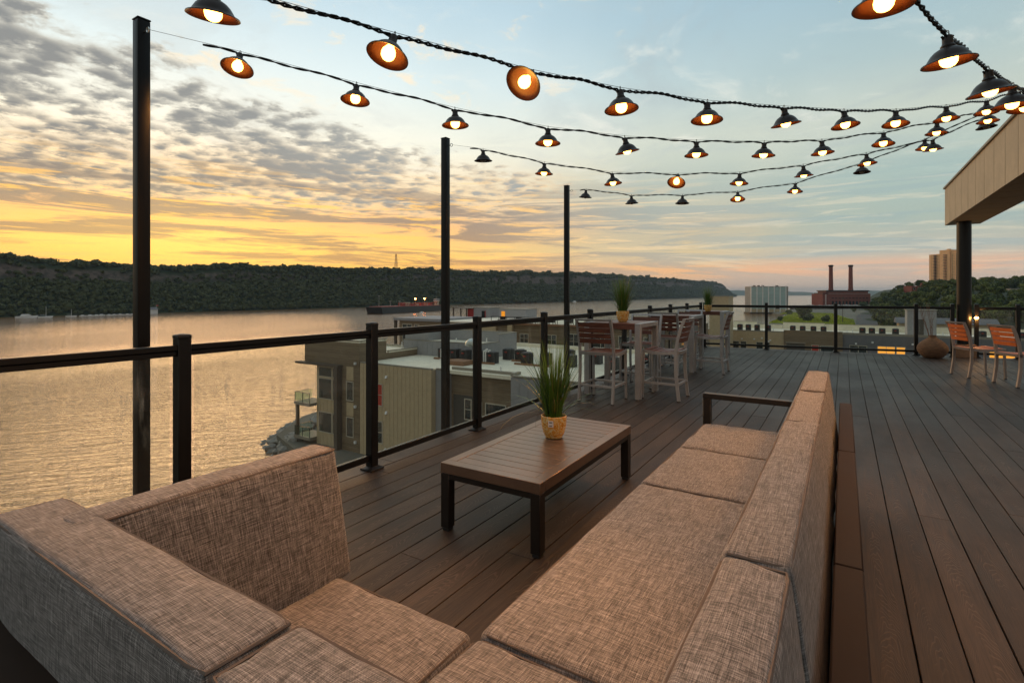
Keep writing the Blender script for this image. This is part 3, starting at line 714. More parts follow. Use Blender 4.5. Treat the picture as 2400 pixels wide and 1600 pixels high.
# ================================================================== coffee table
ct = thing('coffee_table', 'low dark brown metal slatted coffee table before the sofa', 'table', (-1.545, 2.842, 0), R(.6))
hx, hy, TZ = .307, .655, .368
part('top_frame', MB().box(-hx, hx, -hy, -hy+.06, TZ-.055, TZ).box(-hx, hx, hy-.06, hy, TZ-.055, TZ).box(-hx, -hx+.06, -hy+.0601, hy-.0601, TZ-.055, TZ).box(hx-.06, hx, -hy+.0601, hy-.0601, TZ-.055, TZ), M['tabletop'], ct, .002)
n = 15; L0 = 2*(hy-.0625)
for i in range(n):
    y0 = -hy+.0625 + L0*i/n
    part('slat', MB().box(-hx+.0625, hx-.0625, y0+.0028, y0+L0/n-.0028, TZ-.016, TZ-.0015), M['tabletop'], ct, .0012)
for sx_ in (-1, 1):
    for sy_ in (-1, 1):
        cx, cy = sx_*(hx-.028), sy_*(hy-.028)
        lg = part('leg', MB().box(cx-.027, cx+.027, cy-.027, cy+.027, .018, TZ-.0555), M['bronze'], ct, .002)
        part('foot', MB().box(cx-.021, cx+.021, cy-.021, cy+.021, 0, .0178), M['foot'], lg, .002)
part('apron', MB().box(-hx+.056, hx-.056, -hy+.004, -hy+.03, TZ-.085, TZ-.0555).box(-hx+.056, hx-.056, hy-.03, hy-.004, TZ-.085, TZ-.0555).box(-hx+.004, -hx+.03, -hy+.056, hy-.056, TZ-.085, TZ-.0555).box(hx-.03, hx-.004, -hy+.056, hy-.056, TZ-.085, TZ-.0555), M['bronze'], ct, .001)

# ================================================================== potted grasses
def grass_mesh(seed, n=300, L=.52):
    r = random.Random(seed); mb = MB()
    for i in range(n):
        an = r.uniform(0, 6.283); ro = r.uniform(0, .052); lean = abs(r.gauss(0, .22))+.03 + (r.uniform(.3, .9) if r.random() < .10 else 0); ln_ = L*r.uniform(.5, 1.) * (1 if lean < .35 else .85)
        dirv = Vector((math.cos(an+r.uniform(-.6, .6)), math.sin(an+r.uniform(-.6, .6)), 0)); p = Vector((math.cos(an)*ro, math.sin(an)*ro, -.01))
        side = Vector((-dirv.y, dirv.x, 0)); tw = r.uniform(-.8, .8); side = (side*math.cos(tw)+dirv*math.sin(tw)).normalized()
        w0 = r.uniform(.0022, .0040); segs = 6; i0 = len(mb.v); th = lean*.5
        for k in range(segs+1):
            t = k/segs; w = w0*(1-t**1.6)+.0003
            mb.v += [tuple(p-side*w), tuple(p+side*w)]
            th += lean*.28; p = p + (dirv*math.sin(th)+Vector((0, 0, 1))*math.cos(th))*ln_/segs
        for k in range(segs): mb.f.append((i0+2*k, i0+2*k+1, i0+2*k+3, i0+2*k+2))
    return mb
def pot_plant(label, loc, seed, s=1., rz=0., L=.52, tagged=True):
    t = thing('potted_grass', label, 'plant', loc, rz, 'potted grasses on the tables'); t.scale = (s, s, s)
    p = part('pot', MB().lathe([(.045, 0), (.054, .004), (.068, .035), (.077, .075), (.0815, .115), (.082, .138), (.0775, .142), (.074, .138), (.072, .118), (.066, .112)], 40), M['pot'], t, smooth=True)
    part('soil', MB().lathe([(.0, .108), (.066, .113)], 24), M['soil'], t)
    part('foliage', grass_mesh(seed, L=L), M['blade'], t, loc=(0, 0, .112))
    if tagged:
        tg = part('price_tag', MB().hexa([(-.0165, -.0795, .082), (.0165, -.0795, .082), (.0165, -.076, .082), (-.0165, -.076, .082), (-.0165, -.0855, .122), (.0165, -.0855, .122), (.0165, -.082, .122), (-.0165, -.082, .122)]), M['tag'], t)
        part('tag_print', MB().hexa([(-.011, -.0808, .088), (.009, -.0808, .088), (.009, -.0798, .088), (-.011, -.0798, .088), (-.011, -.0818, .0935), (.009, -.0818, .0935), (.009, -.0808, .0935), (-.011, -.0808, .0935)]).hexa([(-.010, -.0840, .108), (.010, -.0840, .108), (.010, -.083, .108), (-.010, -.083, .108), (-.010, -.0852, .1145), (.010, -.0852, .1145), (.010, -.084, .1145), (-.010, -.084, .1145)]), M['ink'], tg)
    return t
pot_plant('mottled yellow pot of green grass with price tag, on the coffee table', (-1.557, 2.95, TZ), 3, 1., R(14), .55)
pot_plant('yellow pot of tall grass on the nearest high table', (-2.37, 6.36, .921), 5, .98, 0., .56, False)
pot_plant('small yellow pot of grass on the farthest high table', (-2.33, 11.10, .921), 9, .92, 0., .50, False)

# ================================================================== counter stools, high tables, chairs
def seat_chair(name, label, cat, W, D, SH, BH, metal, slatm, seatm, group, foot=True, nsl=4, bz0=.70):
    """facing +Y locally, back at -Y; origin on the floor at the centre"""
    t = thing(name, label, cat, (0, 0, 0), 0., group)
    w, d = W/2, D/2; tw = .026
    for s in (-1, 1):
        x = s*(w-.016)
        path = [(0., -d+.012), (SH*.25, -d+.030), (SH*.55, -d+.047), (SH*.85, -d+.050), (SH, -d+.046), (SH+(BH-SH)*.35, -d+.028), (SH+(BH-SH)*.7, -d-.010), (BH, -d-.055)]
        mb = MB()
        for (z0, y0), (z1, y1) in zip(path, path[1:]):
            mb.hexa([(x-.013, y0-.018, z0), (x+.013, y0-.018, z0), (x+.013, y0+.018, z0), (x-.013, y0+.018, z0), (x-.013, y1-.018, z1), (x+.013, y1-.018, z1), (x+.013, y1+.018, z1), (x-.013, y1+.018, z1)])
        bm = mb.mesh('rear_leg'); b = bmesh.new(); b.from_mesh(bm); bmesh.ops.remove_doubles(b, verts=b.verts, dist=1e-4)
        ins = [f for f in b.faces if abs(f.normal.z) > .9 and 1e-3 < f.calc_center_median().z < BH-1e-3]; bmesh.ops.delete(b, geom=ins, context='FACES_ONLY')
        bmesh.ops.recalc_face_normals(b, faces=b.faces); b.to_mesh(bm); b.free()
        lg = obj('rear_leg', bm, metal, t); part('foot_cap', MB().box(x-.0135, x+.0135, -d-.0065, -d+.0305, -.0005, .010), M['foot'], lg)
        lf = part('front_leg', MB().hexa([(x-.013, d-.030, 0), (x+.013, d-.030, 0), (x+.013, d-.004, 0), (x-.013, d-.004, 0), (x-.013, d-.048, SH-.02), (x+.013, d-.048, SH-.02), (x+.013, d-.018, SH-.02), (x-.013, d-.018, SH-.02)]), metal, t, .002)
        part('foot_cap', MB().box(x-.0135, x+.0135, d-.0305, d-.0035, -.0005, .010), M['foot'], lf)
        # side seat rail with a shallow dip
        ys = [-d+.03 + (2*d-.045)*k/6 for k in range(7)]
        mb = MB()
        for k in range(6):
            q = [-.020*math.sin(math.pi*min(1, max(0, j/6.)))+.006*(j/6.) for j in (k, k+1)]
            mb.hexa([(x-.013, ys[k], SH-.038+q[0]), (x+.013, ys[k], SH-.038+q[0]), (x+.013, ys[k+1], SH-.038+q[1]), (x-.013, ys[k+1], SH-.038+q[1]), (x-.013, ys[k], SH-.003+q[0]), (x+.013, ys[k], SH-.003+q[0]), (x+.013, ys[k+1], SH-.003+q[1]), (x-.013, ys[k+1], SH-.003+q[1])])
        part('seat_rail', mb, metal, t)
    def curved(y, z0, z1, th, bow, x0=None):
        xw = (w-.030) if x0 is None else x0; mb = MB(); N = 6
        for k in range(N):
            xa, xb = -xw+2*xw*k/N, -xw+2*xw*(k+1)/N; ya, yb_ = y-bow*(1-(xa/xw)**2), y-bow*(1-(xb/xw)**2)
            mb.hexa([(xa, ya-th, z0), (xb, yb_-th, z0), (xb, yb_+th, z0), (xa, ya+th, z0), (xa, ya-th-.009, z1), (xb, yb_-th-.009, z1), (xb, yb_+th-.009, z1), (xa, ya+th-.009, z1)])
        return mb
    part('back_top_rail', curved(-d-.050, BH-.024, BH, .016, .022), metal, t)
    part('seat_back_rail', curved(-d+.036, SH-.040, SH-.004, .012, .020), metal, t)
    part('seat_front_rail', curved(d-.034, SH-.040, SH-.004, .012, .0), metal, t)
    hgt = (BH-.032-bz0)/nsl
    for k in range(nsl):
        z0 = bz0 + hgt*k; zz = (z0+hgt/2-SH)/(BH-SH); yb_ = -d + .030 - .082*zz**1.5
        sl_ = part('back_slat', curved(yb_, z0, z0+hgt-.010, .007, .016), slatm, t)
        for s in (-1, 1):
            part('screw', MB().lathe([(.004, -.004), (.003, .004)], 8), M['screw'], sl_, loc=(s*(w-.036), yb_-.012, z0+hgt/2), rot=(R(90), 0, 0))
    ns = 6; L_ = (2*d-.075)/ns
    for k in range(ns):
        y0 = -d+.048+L_*k; j = (k+.5)/ns*6; q = -.022*math.sin(math.pi*j/6)+.006*(j/6)
        part('seat_slat', MB().box(-w+.0305, w-.0305, y0+.004, y0+L_-.004, SH-.010+q, SH+.004+q), seatm, t, .002)
    if foot:
        z = .20
        part('footrest', MB().bar((-w+.03, d-.032, z), (w-.03, d-.032, z), .024, .024).bar((-w+.03, -d+.026, z), (w-.03, -d+.026, z), .024, .024)
             .bar((-w+.016, -d+.045, z), (-w+.016, d-.047, z), .022, .024).bar((w-.016, -d+.045, z), (w-.016, d-.047, z), .022, .024), metal, t)
    return t
SG = 'grey metal counter stools with brown slats'
stool = seat_chair('counter_stool', 'x', 'stool', .455, .47, .60, .985, M['alu'], M['slat'], M['seatslat'], SG)
spots = [((-2.452, 5.905, 0), 0., 'counter stool with its back to the camera at the nearest high table'),
         ((-1.865, 6.475, 0), 90., 'counter stool with orange lit back slats, right of nearest high table'),
         ((-2.40, 7.13, 0), 180., 'counter stool on the far side of the nearest high table'),
         ((-2.38, 8.43, 0), 0., 'counter stool with dark back just before the middle high table'),
         ((-1.825, 8.99, 0), 90., 'counter stool in profile right of the middle high table'),
         ((-2.40, 9.64, 0), 180., 'counter stool behind the middle high table, facing the camera')]
for i, (l, rz, lb) in enumerate(spots):
    o = stool if i == 0 else copy_tree(stool)
    o.location = l; o.rotation_euler = (0, 0, R(rz)); o['label'] = lb
TG = 'square high tables in a row by the railing'
def high_table():
    t = thing('high_table', 'x', 'table', (0, 0, 0), 0., TG); h = .365; Z = .92
    for sx_ in (-1, 1):
        for sy_ in (-1, 1):
            cx, cy = sx_*(h-.034), sy_*(h-.034)
            lg = part('leg', MB().box(cx-.034, cx+.034, cy-.034, cy+.034, .012, Z-.001), M['alu'], t, .003)
            part('foot', MB().lathe([(.020, 0), (.020, .0118)], 12, (cx, cy, 0)), M['screw'], lg, smooth=True)
    for s in (-1, 1):
        part('side_rail', MB().box(s*(h-.034)-.034, s*(h-.034)+.034, -h+.0685, h-.0685, Z-.052, Z-.0005), M['alu'], t, .002)
        part('apron', MB().box(-h+.0685, h-.0685, s*(h-.014)-.012, s*(h-.014)+.012, Z-.075, Z-.020), M['slat'], t, .002)
    n = 6; w_ = (2*h-.004)/n
    for k in range(n):
        y0 = -h+.002+w_*k
        xin = h-.0685
        part('plank', MB().box(-xin, xin, y0+.0015, y0+w_-.0015, Z-.018, Z), M['plank'], t, .0015)
    return t
ht = high_table()
for i, (l, lb) in enumerate([((-2.415, 6.45, 0), 'nearest square high table with brown plank top and grey legs'), ((-2.40, 9.0, 0), 'middle high table of the row, bare top'), ((-2.40, 11.48, 0), 'farthest high table, standing by the corner of the railing')]):
    o = ht if i == 0 else copy_tree(ht)
    o.location = l; o['label'] = lb
CG = 'low metal chairs with orange slats'
ch = seat_chair('patio_chair', 'patio chair with orange lit slats, left of the pair by the column', 'chair', .47, .50, .455, .845, M['tan_alu'], M['orange_lit_slat'], M['orange_lit_slat'], CG, False, 4, .56)
ch.location = (1.75, 10.69, 0); ch.rotation_euler = (0, 0, R(-70))
c2 = copy_tree(ch, (2.13, 9.98, 0), (0, 0, R(-67)), 'patio chair with orange lit slats, nearer to camera at the right edge')

# ---- wicker vase with dry twigs
vs = thing('wicker_vase', 'round woven wicker floor vase at the far railing', 'vase', (1.50, 13.33, 0))
part('body', MB().lathe([(.12, 0), (.155, .012), (.205, .06), (.245, .125), (.257, .18), (.245, .235), (.205, .295), (.15, .345), (.095, .385), (.066, .41), (.058, .43), (.062, .448), (.052, .448), (.048, .42)], 48), M['wicker'], vs, smooth=True)
tw = thing('dry_twigs', 'bundle of bare curly twigs standing in the wicker vase', 'twigs', (1.50, 13.33, .10))
r_ = random.Random(4)
for k in range(6):
    an = r_.uniform(0, 6.28); p = Vector((math.cos(an)*.02, math.sin(an)*.02, .02)); lean = Vector((math.cos(an), math.sin(an), 0))*.19; path = []; L_ = r_.uniform(.8, 1.08)
    for q in range(16):
        t_ = q/15; path.append(p + Vector((0, 0, 1))*L_*t_ + lean*t_**1.5 + Vector((math.sin(t_*11+an), math.cos(t_*9+an), 0))*.012*t_)
    mb = MB().tube(path, [.0052*(1-.75*i/15)+.0008 for i in range(16)], 6)
    for b_ in range(4):
        q0 = Vector(path[7+2*b_]); dr = Vector((r_.uniform(-1, 1), r_.uniform(-1, 1), 2.2)).normalized()
        mb.tube([q0 + dr*.16*i/5 + Vector((math.sin(i*1.3), math.cos(i), 0))*.008 for i in range(6)], [.0024-.0003*i for i in range(6)], 5)
    part('twig', mb, M['stem'], tw, smooth=True)

# ================================================================== light poles and string lights
POLES = [-1.25, 1.29, 3.80, 6.34]
PN = ['', 'nearest', 'middle', 'farthest']
for i, yv in enumerate(POLES):
    if i == 0: lab = 'black square light pole outside the railing, left of the frame'
    else: lab = PN[i] + ' of the three tall black light poles outside the railing'
    t = thing('light_pole', lab, 'pole', (-3.15, yv, 0), 0., 'black light poles along the river edge')
    part('shaft', MB().box(-.031, .031, -.031, .031, -1.2, 2.725), M['pole'], t, .006, seg=2)
    part('cap', MB().box(-.033, .033, -.033, .033, 2.7255, 2.735), M['black'], t, .003)
    part('bracket', MB().box(.032, .10, -.05, .05, -.30, -.06), M['black'], t, .003)
    part('eye_bolt', MB().tube([(.031, 0, 2.66), (.06, 0, 2.66)], .004, 6).tube([(.072+.014*math.cos(a), 0, 2.66+.014*math.sin(a)) for a in np.linspace(0, 6.28, 13)], .0028, 6, False), M['screw'], t, smooth=True)
ANCH = Vector((1.80, 7.30, 3.42))
STR = {
 1: (Vector((-3.07, -1.25, 2.66)), [(-1.842, .973, 2.235), (-1.536, 1.493, 2.224), (-1.224, 2.022, 2.228), (-.940, 2.505, 2.2), (-.639, 3.016, 2.235), (-.298, 3.595, 2.31), (.010, 4.119, 2.391), (.314, 4.635, 2.488), (.675, 5.248, 2.633), (1.007, 5.813, 2.788), (1.32, 6.35, 2.97)]),
 2: (Vector((-3.07, 1.29, 2.66)), [(-2.859, 1.641, 2.535), (-2.456, 2.127, 2.426), (-2.069, 2.593, 2.338), (-1.669, 3.076, 2.28), (-1.285, 3.539, 2.273), (-.918, 3.982, 2.296), (-.525, 4.455, 2.343), (-.144, 4.914, 2.412), (.283, 5.429, 2.543), (.694, 5.925, 2.694), (1.126, 6.446, 2.868)]),
 3: (Vector((-3.07, 3.80, 2.66)), [(-2.863, 4.006, 2.526), (-2.397, 4.341, 2.411), (-1.858, 4.728, 2.326), (-1.359, 5.087, 2.344), (-.856, 5.448, 2.341), (-.329, 5.826, 2.424), (.195, 6.203, 2.55), (.747, 6.6, 2.699), (1.2, 6.925, 2.93)]),
 4: (Vector((-3.07, 6.34, 2.66)), [(-2.903, 6.396, 2.558), (-2.312, 6.529, 2.443), (-1.707, 6.665, 2.407), (-1.084, 6.805, 2.416), (-.483, 6.941, 2.469), (.173, 7.088, 2.643), (.744, 7.217, 2.854)]),
 0: (Vector((-1.1, -1.9, 2.75)), [(-.45, .10, 2.33), (-.24, .74, 2.24), (-.06, 1.36, 2.19), (.105, 1.99, 2.17), (.33, 2.51, 2.135), (.545, 3.07, 2.16), (.725, 3.62, 2.235), (.90, 4.20, 2.36), (1.08, 4.80, 2.53), (1.26, 5.40, 2.72)])}
UNLIT = {(3, 0), (4, 0), (4, 1), (4, 2), (4, 5), (0, 9), (3, 8)}
TILT = {(1, 2): (-.62, .45), (1, 0): (.18, .10), (1, 1): (-.25, .22), (2, 0): (-.30, .02), (2, 1): (-.10, .05), (3, 3): (-.45, .30), (4, 3): (-.22, .10), (2, 4): (.12, -.20), (1, 5): (.10, -.16), (0, 4): (.05, -.10), (0, 5): (.05, -.16)}
def shade_meshes():
    out = [(.0200, .066), (.0220, .058), (.030, .0535), (.0430, .0460), (.0545, .0345), (.0630, .0210), (.0675, .0130), (.0735, .0085), (.0835, .0042), (.0850, .0)]
    o = MB().lathe(out + [(.0830, .0005)], 32, caps=False).mesh('shade', smooth=True)
    inn = [(.0825, .0008), (.0720, .0064), (.0660, .0115), (.0612, .0195), (.0528, .0330), (.0415, .0442), (.0290, .0515), (.0180, .0550)]
    i = MB().lathe(inn, 32, caps=False).mesh('shade_lining', smooth=True)
    b = MB().lathe([(.012, .056), (.0145, .046), (.020, .038), (.0265, .026), (.0285, .014), (.0262, .001), (.0190, -.009), (.009, -.0138), (.001, -.015)], 20).mesh('bulb', smooth=True)
    s = MB().lathe([(.0228, .058), (.0235, .063), (.0190, .068), (.0172, .074), (.0168, .094), (.0150, .099), (.0100, .102), (.001, .103)], 20)
    s.tube([(0, .006*math.sin(a)*1.3, .110+.009*math.cos(a)) for a in np.linspace(-2.6, 2.6, 12)], .0016, 5); s.tube([(.013, 0, .086), (.022, 0, .100)], .0035, 6).tube([(-.013, 0, .086), (-.022, 0, .100)], .004, 6)
    return o, i, b, s.mesh('lamp', smooth=True)
SH_O, SH_I, BU, SO = shade_meshes(); BU2 = BU.copy()
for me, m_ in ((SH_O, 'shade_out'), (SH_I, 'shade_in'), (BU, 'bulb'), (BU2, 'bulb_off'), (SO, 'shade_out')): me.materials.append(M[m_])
SPOT = bpy.data.lights.new('bulb_light', 'SPOT'); SPOT.energy = 3.0; SPOT.color = (1., .40, .09); SPOT.spot_size = R(150); SPOT.spot_blend = .5; SPOT.shadow_soft_size = .03
STRONG = {}
for e_, ks in {105.: [(1, 2)], 70.: [(3, 3)], 30.: [(0, 4), (0, 5), (0, 6)], 12.: [(1, 0), (1, 1), (2, 0), (0, 2), (0, 7), (1, 7), (1, 9)]}.items():
    L2 = SPOT.copy(); L2.energy = e_; L2.spot_size = R(150 if e_ < 60 else 96); L2.spot_blend = .6
    for k_ in ks: STRONG[k_] = L2
SLAB = {0: 'string of shaded lamps passing right overhead at the upper right', 1: 'topmost long string of shaded lamps from the left edge', 2: 'string of shaded lamps tied to the nearest light pole', 3: 'string of shaded lamps tied to the middle light pole', 4: 'lowest string of lamps tied to the farthest light pole, several unlit'}
for si, (A, lamps) in STR.items():
    t = thing('string_light', SLAB[si], 'string light', tuple(A), 0., 'strings of shaded festoon lamps over the deck'); rs = random.Random(100+si)
    tops = []
    for li, q in enumerate(lamps):
        q = Vector(q)
        tx, ty = TILT.get((si, li), (rs.uniform(-.07, .07), rs.uniform(-.10, .10)))
        e = Matrix.Rotation(R(YAW), 4, 'Z') @ Matrix.Rotation(tx, 4, 'X') @ Matrix.Rotation(ty, 4, 'Y')
        o = obj('lamp', SO, None, t, tuple(q-A)); o.rotation_euler = e.to_euler()
        obj('shade', SH_O, None, o); obj('shade_lining', SH_I, None, o); lit = (si, li) not in UNLIT
        b_ = obj('bulb', BU if lit else BU2, None, o)
        if lit:
            L_ = bpy.data.objects.new('bulb_light', STRONG.get((si, li), SPOT)); COL.objects.link(L_); L_.parent = o; L_.location = (0, 0, -.026)
        else: b_['label'] = 'unlit frosted bulb'
        tops.append(q - A + (e @ Vector((0, 0, .102))))
    # twisted flex draped from lamp to lamp
    pts = [Vector((0, 0, 0))] + tops + [ANCH-A]; cen = []
    for k, (p, q) in enumerate(zip(pts, pts[1:])):
        N = max(4, int((q-p).length/.02)); endk = k in (0, len(pts)-2)
        start = .55 if (k == 0 and si > 0) else 0.
        for i in range(N):
            f = i/N
            if f < start: continue
            lift = .016*math.sin(math.pi*f)**.35 - .010 if not endk else 0.
            cen.append(p.lerp(q, f) + Vector((0, 0, lift + .006*math.sin(f*9+k)*math.sin(math.pi*f))))
    cen.append(pts[-1]); rad = .0052 if si in (0, 1) else .0036; sr = .0044 if si in (0, 1) else .0036; s_ = 0.; a_, b_ = [], []
    for i, c in enumerate(cen):
        d = (cen[min(i+1, len(cen)-1)]-cen[max(i-1, 0)]).normalized(); n1 = d.cross(Vector((0, 0, 1))).normalized(); n2 = n1.cross(d)
        if i: s_ += (c-cen[i-1]).length
        ph = s_/.085*math.pi*2*(1. if si in (0, 1) else .45)
        o_ = (n1*math.cos(ph)+n2*math.sin(ph))*rad; a_.append(c+o_); b_.append(c-o_)
    part('cable', MB().tube(a_, sr, 6).tube(b_, sr, 6), M['black'], t, smooth=True)
    part('guy_wire', MB().tube([p + Vector((0, 0, .012)) if 0 < i < len(pts)-1 else p for i, p in enumerate(pts)], .0012, 5), M['bronze'], t)
pb = thing('light_pole', 'black light pole behind the camera holding the overhead lamp string', 'pole', (-1.1, -1.95, 0))
part('shaft', MB().box(-.042, .042, -.042, .042, 0, 2.80), M['black'], pb, .006)

# ================================================================== neighbouring buildings
def window(parent, x0, x1, y, z0, z1, cols=2, rows=1, pane='pane', deep=.06, trim='trim', name='window'):
    """window on a wall that faces -Y: frame and mullions with one pane per light"""
    w = .09; mb = MB().box(x0, x1, y-deep, y, z0, z0+w).box(x0, x1, y-deep, y, z1-w, z1).box(x0, x0+w, y-deep, y, z0+w, z1-w).box(x1-w, x1, y-deep, y, z0+w, z1-w)
    xs = [x0+w+(x1-x0-2*w)*k/cols for k in range(cols+1)]; zs = [z0+w+(z1-z0-2*w)*k/rows for k in range(rows+1)]
    for xk in xs[1:-1]: mb.box(xk-.04, xk+.04, y-deep, y, z0+w, z1-w)
    o = part(name, mb, M[trim], parent)
    for i in range(cols):
        for j in range(rows):
            part('pane', MB().box(xs[i], xs[i+1], y-.022, y-.004, zs[j]+(.03 if j else 0), zs[j+1]), M[pane], o)
    if rows > 1: part('mullion', MB().box(x0+w, x1-w, y-deep+.004, y-.023, zs[1]-.03, zs[1]+.03), M[trim], o)
    return o
def panels(parent, x0, x1, y, z0, z1, w, rows, mat, skip=()):
    """siding boards one by one, cut round the openings in skip"""
    n = max(1, round((x1-x0)/w)); ws = (x1-x0)/n; zs = sorted([z0]+[r for r in rows if z0 < r < z1]+[z1])
    for i in range(n):
        a, b = x0+ws*i+.02, x0+ws*(i+1)-.02
        for c, d in zip(zs, zs[1:]):
            spans = [(c+.02, d)]
            for s in skip:
                if a < s[1] and b > s[0]: spans = [q for p in spans for q in ((p[0], min(p[1], s[2]-.03)), (max(p[0], s[3]+.03), p[1])) if q[1]-q[0] > .1]
            for p in spans: part('panel', MB().box(a, b, y-.03, y-.001, *p), mat, parent)
def parapet(parent, x0, x1, y0, y1, z0, z1, mat, t=.3, cop=True, sides='NSEW'):
    mb = MB(); mc = MB()
    def seg(a, b, c, d):
        mb.box(a, b, c, d, z0, z1); mc.box(a-.06, b+.06, c-.06, d+.06, z1+.002, z1+.09)
    if 'S' in sides: seg(x0, x1, y0, y0+t)
    if 'N' in sides: seg(x0, x1, y1-t, y1)
    if 'W' in sides: seg(x0, x0+t, y0+t+.061, y1-t-.061)
    if 'E' in sides: seg(x1-t, x1, y0+t+.061, y1-t-.061)
    part('parapet', mb, mat, parent)
    if cop: part('coping', mc, M['coping'], parent)

# ---- building A: the nearest apartment block, below and left of the deck
A = thing('apartment_building', 'nearest apartment block with wood clad corner box and white flat roof', 'building')
part('wall', MB().box(-42.93, -33.07, 37.83, 62, LZ, -6.0), M['beige'], A)
skipA = [(-41.0, -39.5, -10.2, -7.9), (-41.0, -39.5, -14.0, -11.7)]
panels(A, -42.93, -33.07, 37.83, LZ, -6.0, .56, [-8.05, -10.55, -13.0], M['beige'], skipA)
window(A, -41.0, -39.55, 37.82, -10.2, -7.9, 1, 2, 'red')['label'] = 'window with an orange red blind'
window(A, -41.0, -39.55, 37.82, -14.0, -11.7, 1, 2)
for k, (x, z) in enumerate([(-39.1, -7.25), (-39.1, -10.85), (-39.2, -14.6)]): part('vent_hood', MB().hexa([(x, 37.6, z), (x+.24, 37.6, z), (x+.24, 37.8, z), (x, 37.8, z), (x, 37.72, z+.26), (x+.24, 37.72, z+.26), (x+.24, 37.8, z+.26), (x, 37.8, z+.26)]), M['boat'], A)
# wood clad corner box and the strip below it
part('wood_box', MB().box(-52.0, -42.95, 37.74, 41.6, -6.45, -3.95).box(-52.0, -42.95, 41.601, 47.4, -6.45, -5.33), M['wood_siding'], A)
part('wood_box_roof', MB().box(-51.7, -43.25, 38.04, 41.3, -3.949, -3.94).box(-51.7, -43.25, 41.7, 47.1, -5.329, -5.32), M['white'], A)
parapet(A, -52.0, -42.95, 37.74, 41.6, -3.94, -3.75, M['white'], .22)
parapet(A, -52.0, -42.95, 41.67, 47.4, -5.32, -5.15, M['white'], .22, True, 'NEW')
part('wood_strip', MB().box(-45.7, -42.94, 37.78, 46, LZ, -6.45), M['wood_siding'], A)
part('window_bay', MB().box(-50.0, -45.71, 37.84, 46, LZ, -6.45), M['beige'], A)
part('canopy_fascia', MB().box(-52.9, -45.6, 37.1, 37.77, -6.62, -6.40), M['pole_wood'], A)
part('fin', MB().box(-46.25, -45.72, 37.12, 37.78, LZ, -6.62), M['pole_wood'], A)
panels(A, -50.0, -46.26, 37.84, LZ, -6.62, .62, [], M['beige'], [(-49.7, -46.3, -10.45, -6.75), (-49.7, -46.3, -14.15, -11.75)])
for (z0, z1, rows) in [(-7.95, -6.8, 1), (-10.4, -8.05, 1), (-14.1, -11.8, 1)]:
    window(A, -49.62, -47.35, 37.83, z0, z1, 1, rows); window(A, -47.25, -46.3, 37.83, z0, z1, 1, 2 if z1 < -8 else 1)
for (z0, z1) in [(-10.15, -8.05), (-14.0, -11.85)]:
    window(A, -44.97, -43.83, 37.77, z0, z1, 1, 1)
    part('spandrel', MB().box(-44.95, -43.85, 37.74, 37.779, z1+.10, z1+1.55), M['beige'], A)
for z in (-6.2, -10.75, -14.5): part('wall_light', MB().box(-43.6, -43.35, 37.55, 37.73, z, z+.25), M['boat'], A)
for z in (-11.25, -15.05):
    bl = part('balcony', MB().box(-52.8, -50.0, 36.9, 39.4, z, z+.32), M['coping'], A)
    part('rail', MB().bar((-52.72, 36.98, z+1.42), (-50.05, 36.98, z+1.42), .06, .05).bar((-52.72, 36.98, z+1.42), (-52.72, 39.3, z+1.42), .06, .05)
         .bar((-52.72, 36.98, z+.3), (-52.72, 36.98, z+1.42), .06, .06).bar((-51.35, 36.98, z+.3), (-51.35, 36.98, z+1.42), .05, .05).bar((-50.1, 36.98, z+.3), (-50.1, 36.98, z+1.42), .05, .05), M['black'], bl)
    part('glass', MB().box(-52.68, -50.1, 36.97, 36.99, z+.4, z+1.38).box(-52.73, -52.71, 37.02, 39.3, z+.4, z+1.38), M['bglass'], bl)
part('balcony_post', MB().box(-52.72, -52.40, 37.05, 37.35, LZ-1, -11.26), M['pole_wood'], A)
# right-hand recess and grey wing
part('grey_return', MB().box(-33.06, -31.9, 38.4, 62, LZ, -6.02), M['grey'], A)
part('recess_wall', MB().box(-31.9, -24.6, 39.4, 62, LZ, -6.02), M['wood_siding'], A)
part('recess_porch', MB().box(-31.6, -29.3, 39.30, 39.39, -11.6, -8.35), M['seam'], A)
window(A, -30.25, -29.4, 39.29, -10.6, -8.6, 1, 2); window(A, -28.75, -28.25, 39.39, -11.5, -8.75, 1, 2); window(A, -27.9, -25.6, 39.39, -11.4, -8.75, 1, 1)
part('grey_wing', MB().box(-24.59, -7, 38.55, 62, LZ, -6.05), M['grey'], A)
panels(A, -24.59, -7, 38.55, -12.5, -6.05, .9, [-9.4], M['grey'])
part('roof', MB().box(-42.9, -7.05, 38.8, 61.8, -6.32, -5.995), M['white'], A)
for (a, b, c, d) in [(-42.9, -33.07, 37.80, 38.1), (-33.0, -31.9, 38.36, 38.66), (-31.85, -24.9, 39.36, 39.66), (-24.85, -24.55, 38.9, 40.2), (-24.5, -7, 38.5, 38.8), (-42.9, -7, 61.7, 62.05)]:
    z1 = -5.55 if c > 60 else (-5.74 if -32 < a < -24.8 else -5.86)
    part('coping', MB().box(a, b, c, d, -5.994, z1), M['coping'] if c < 60 else M['white'], A)
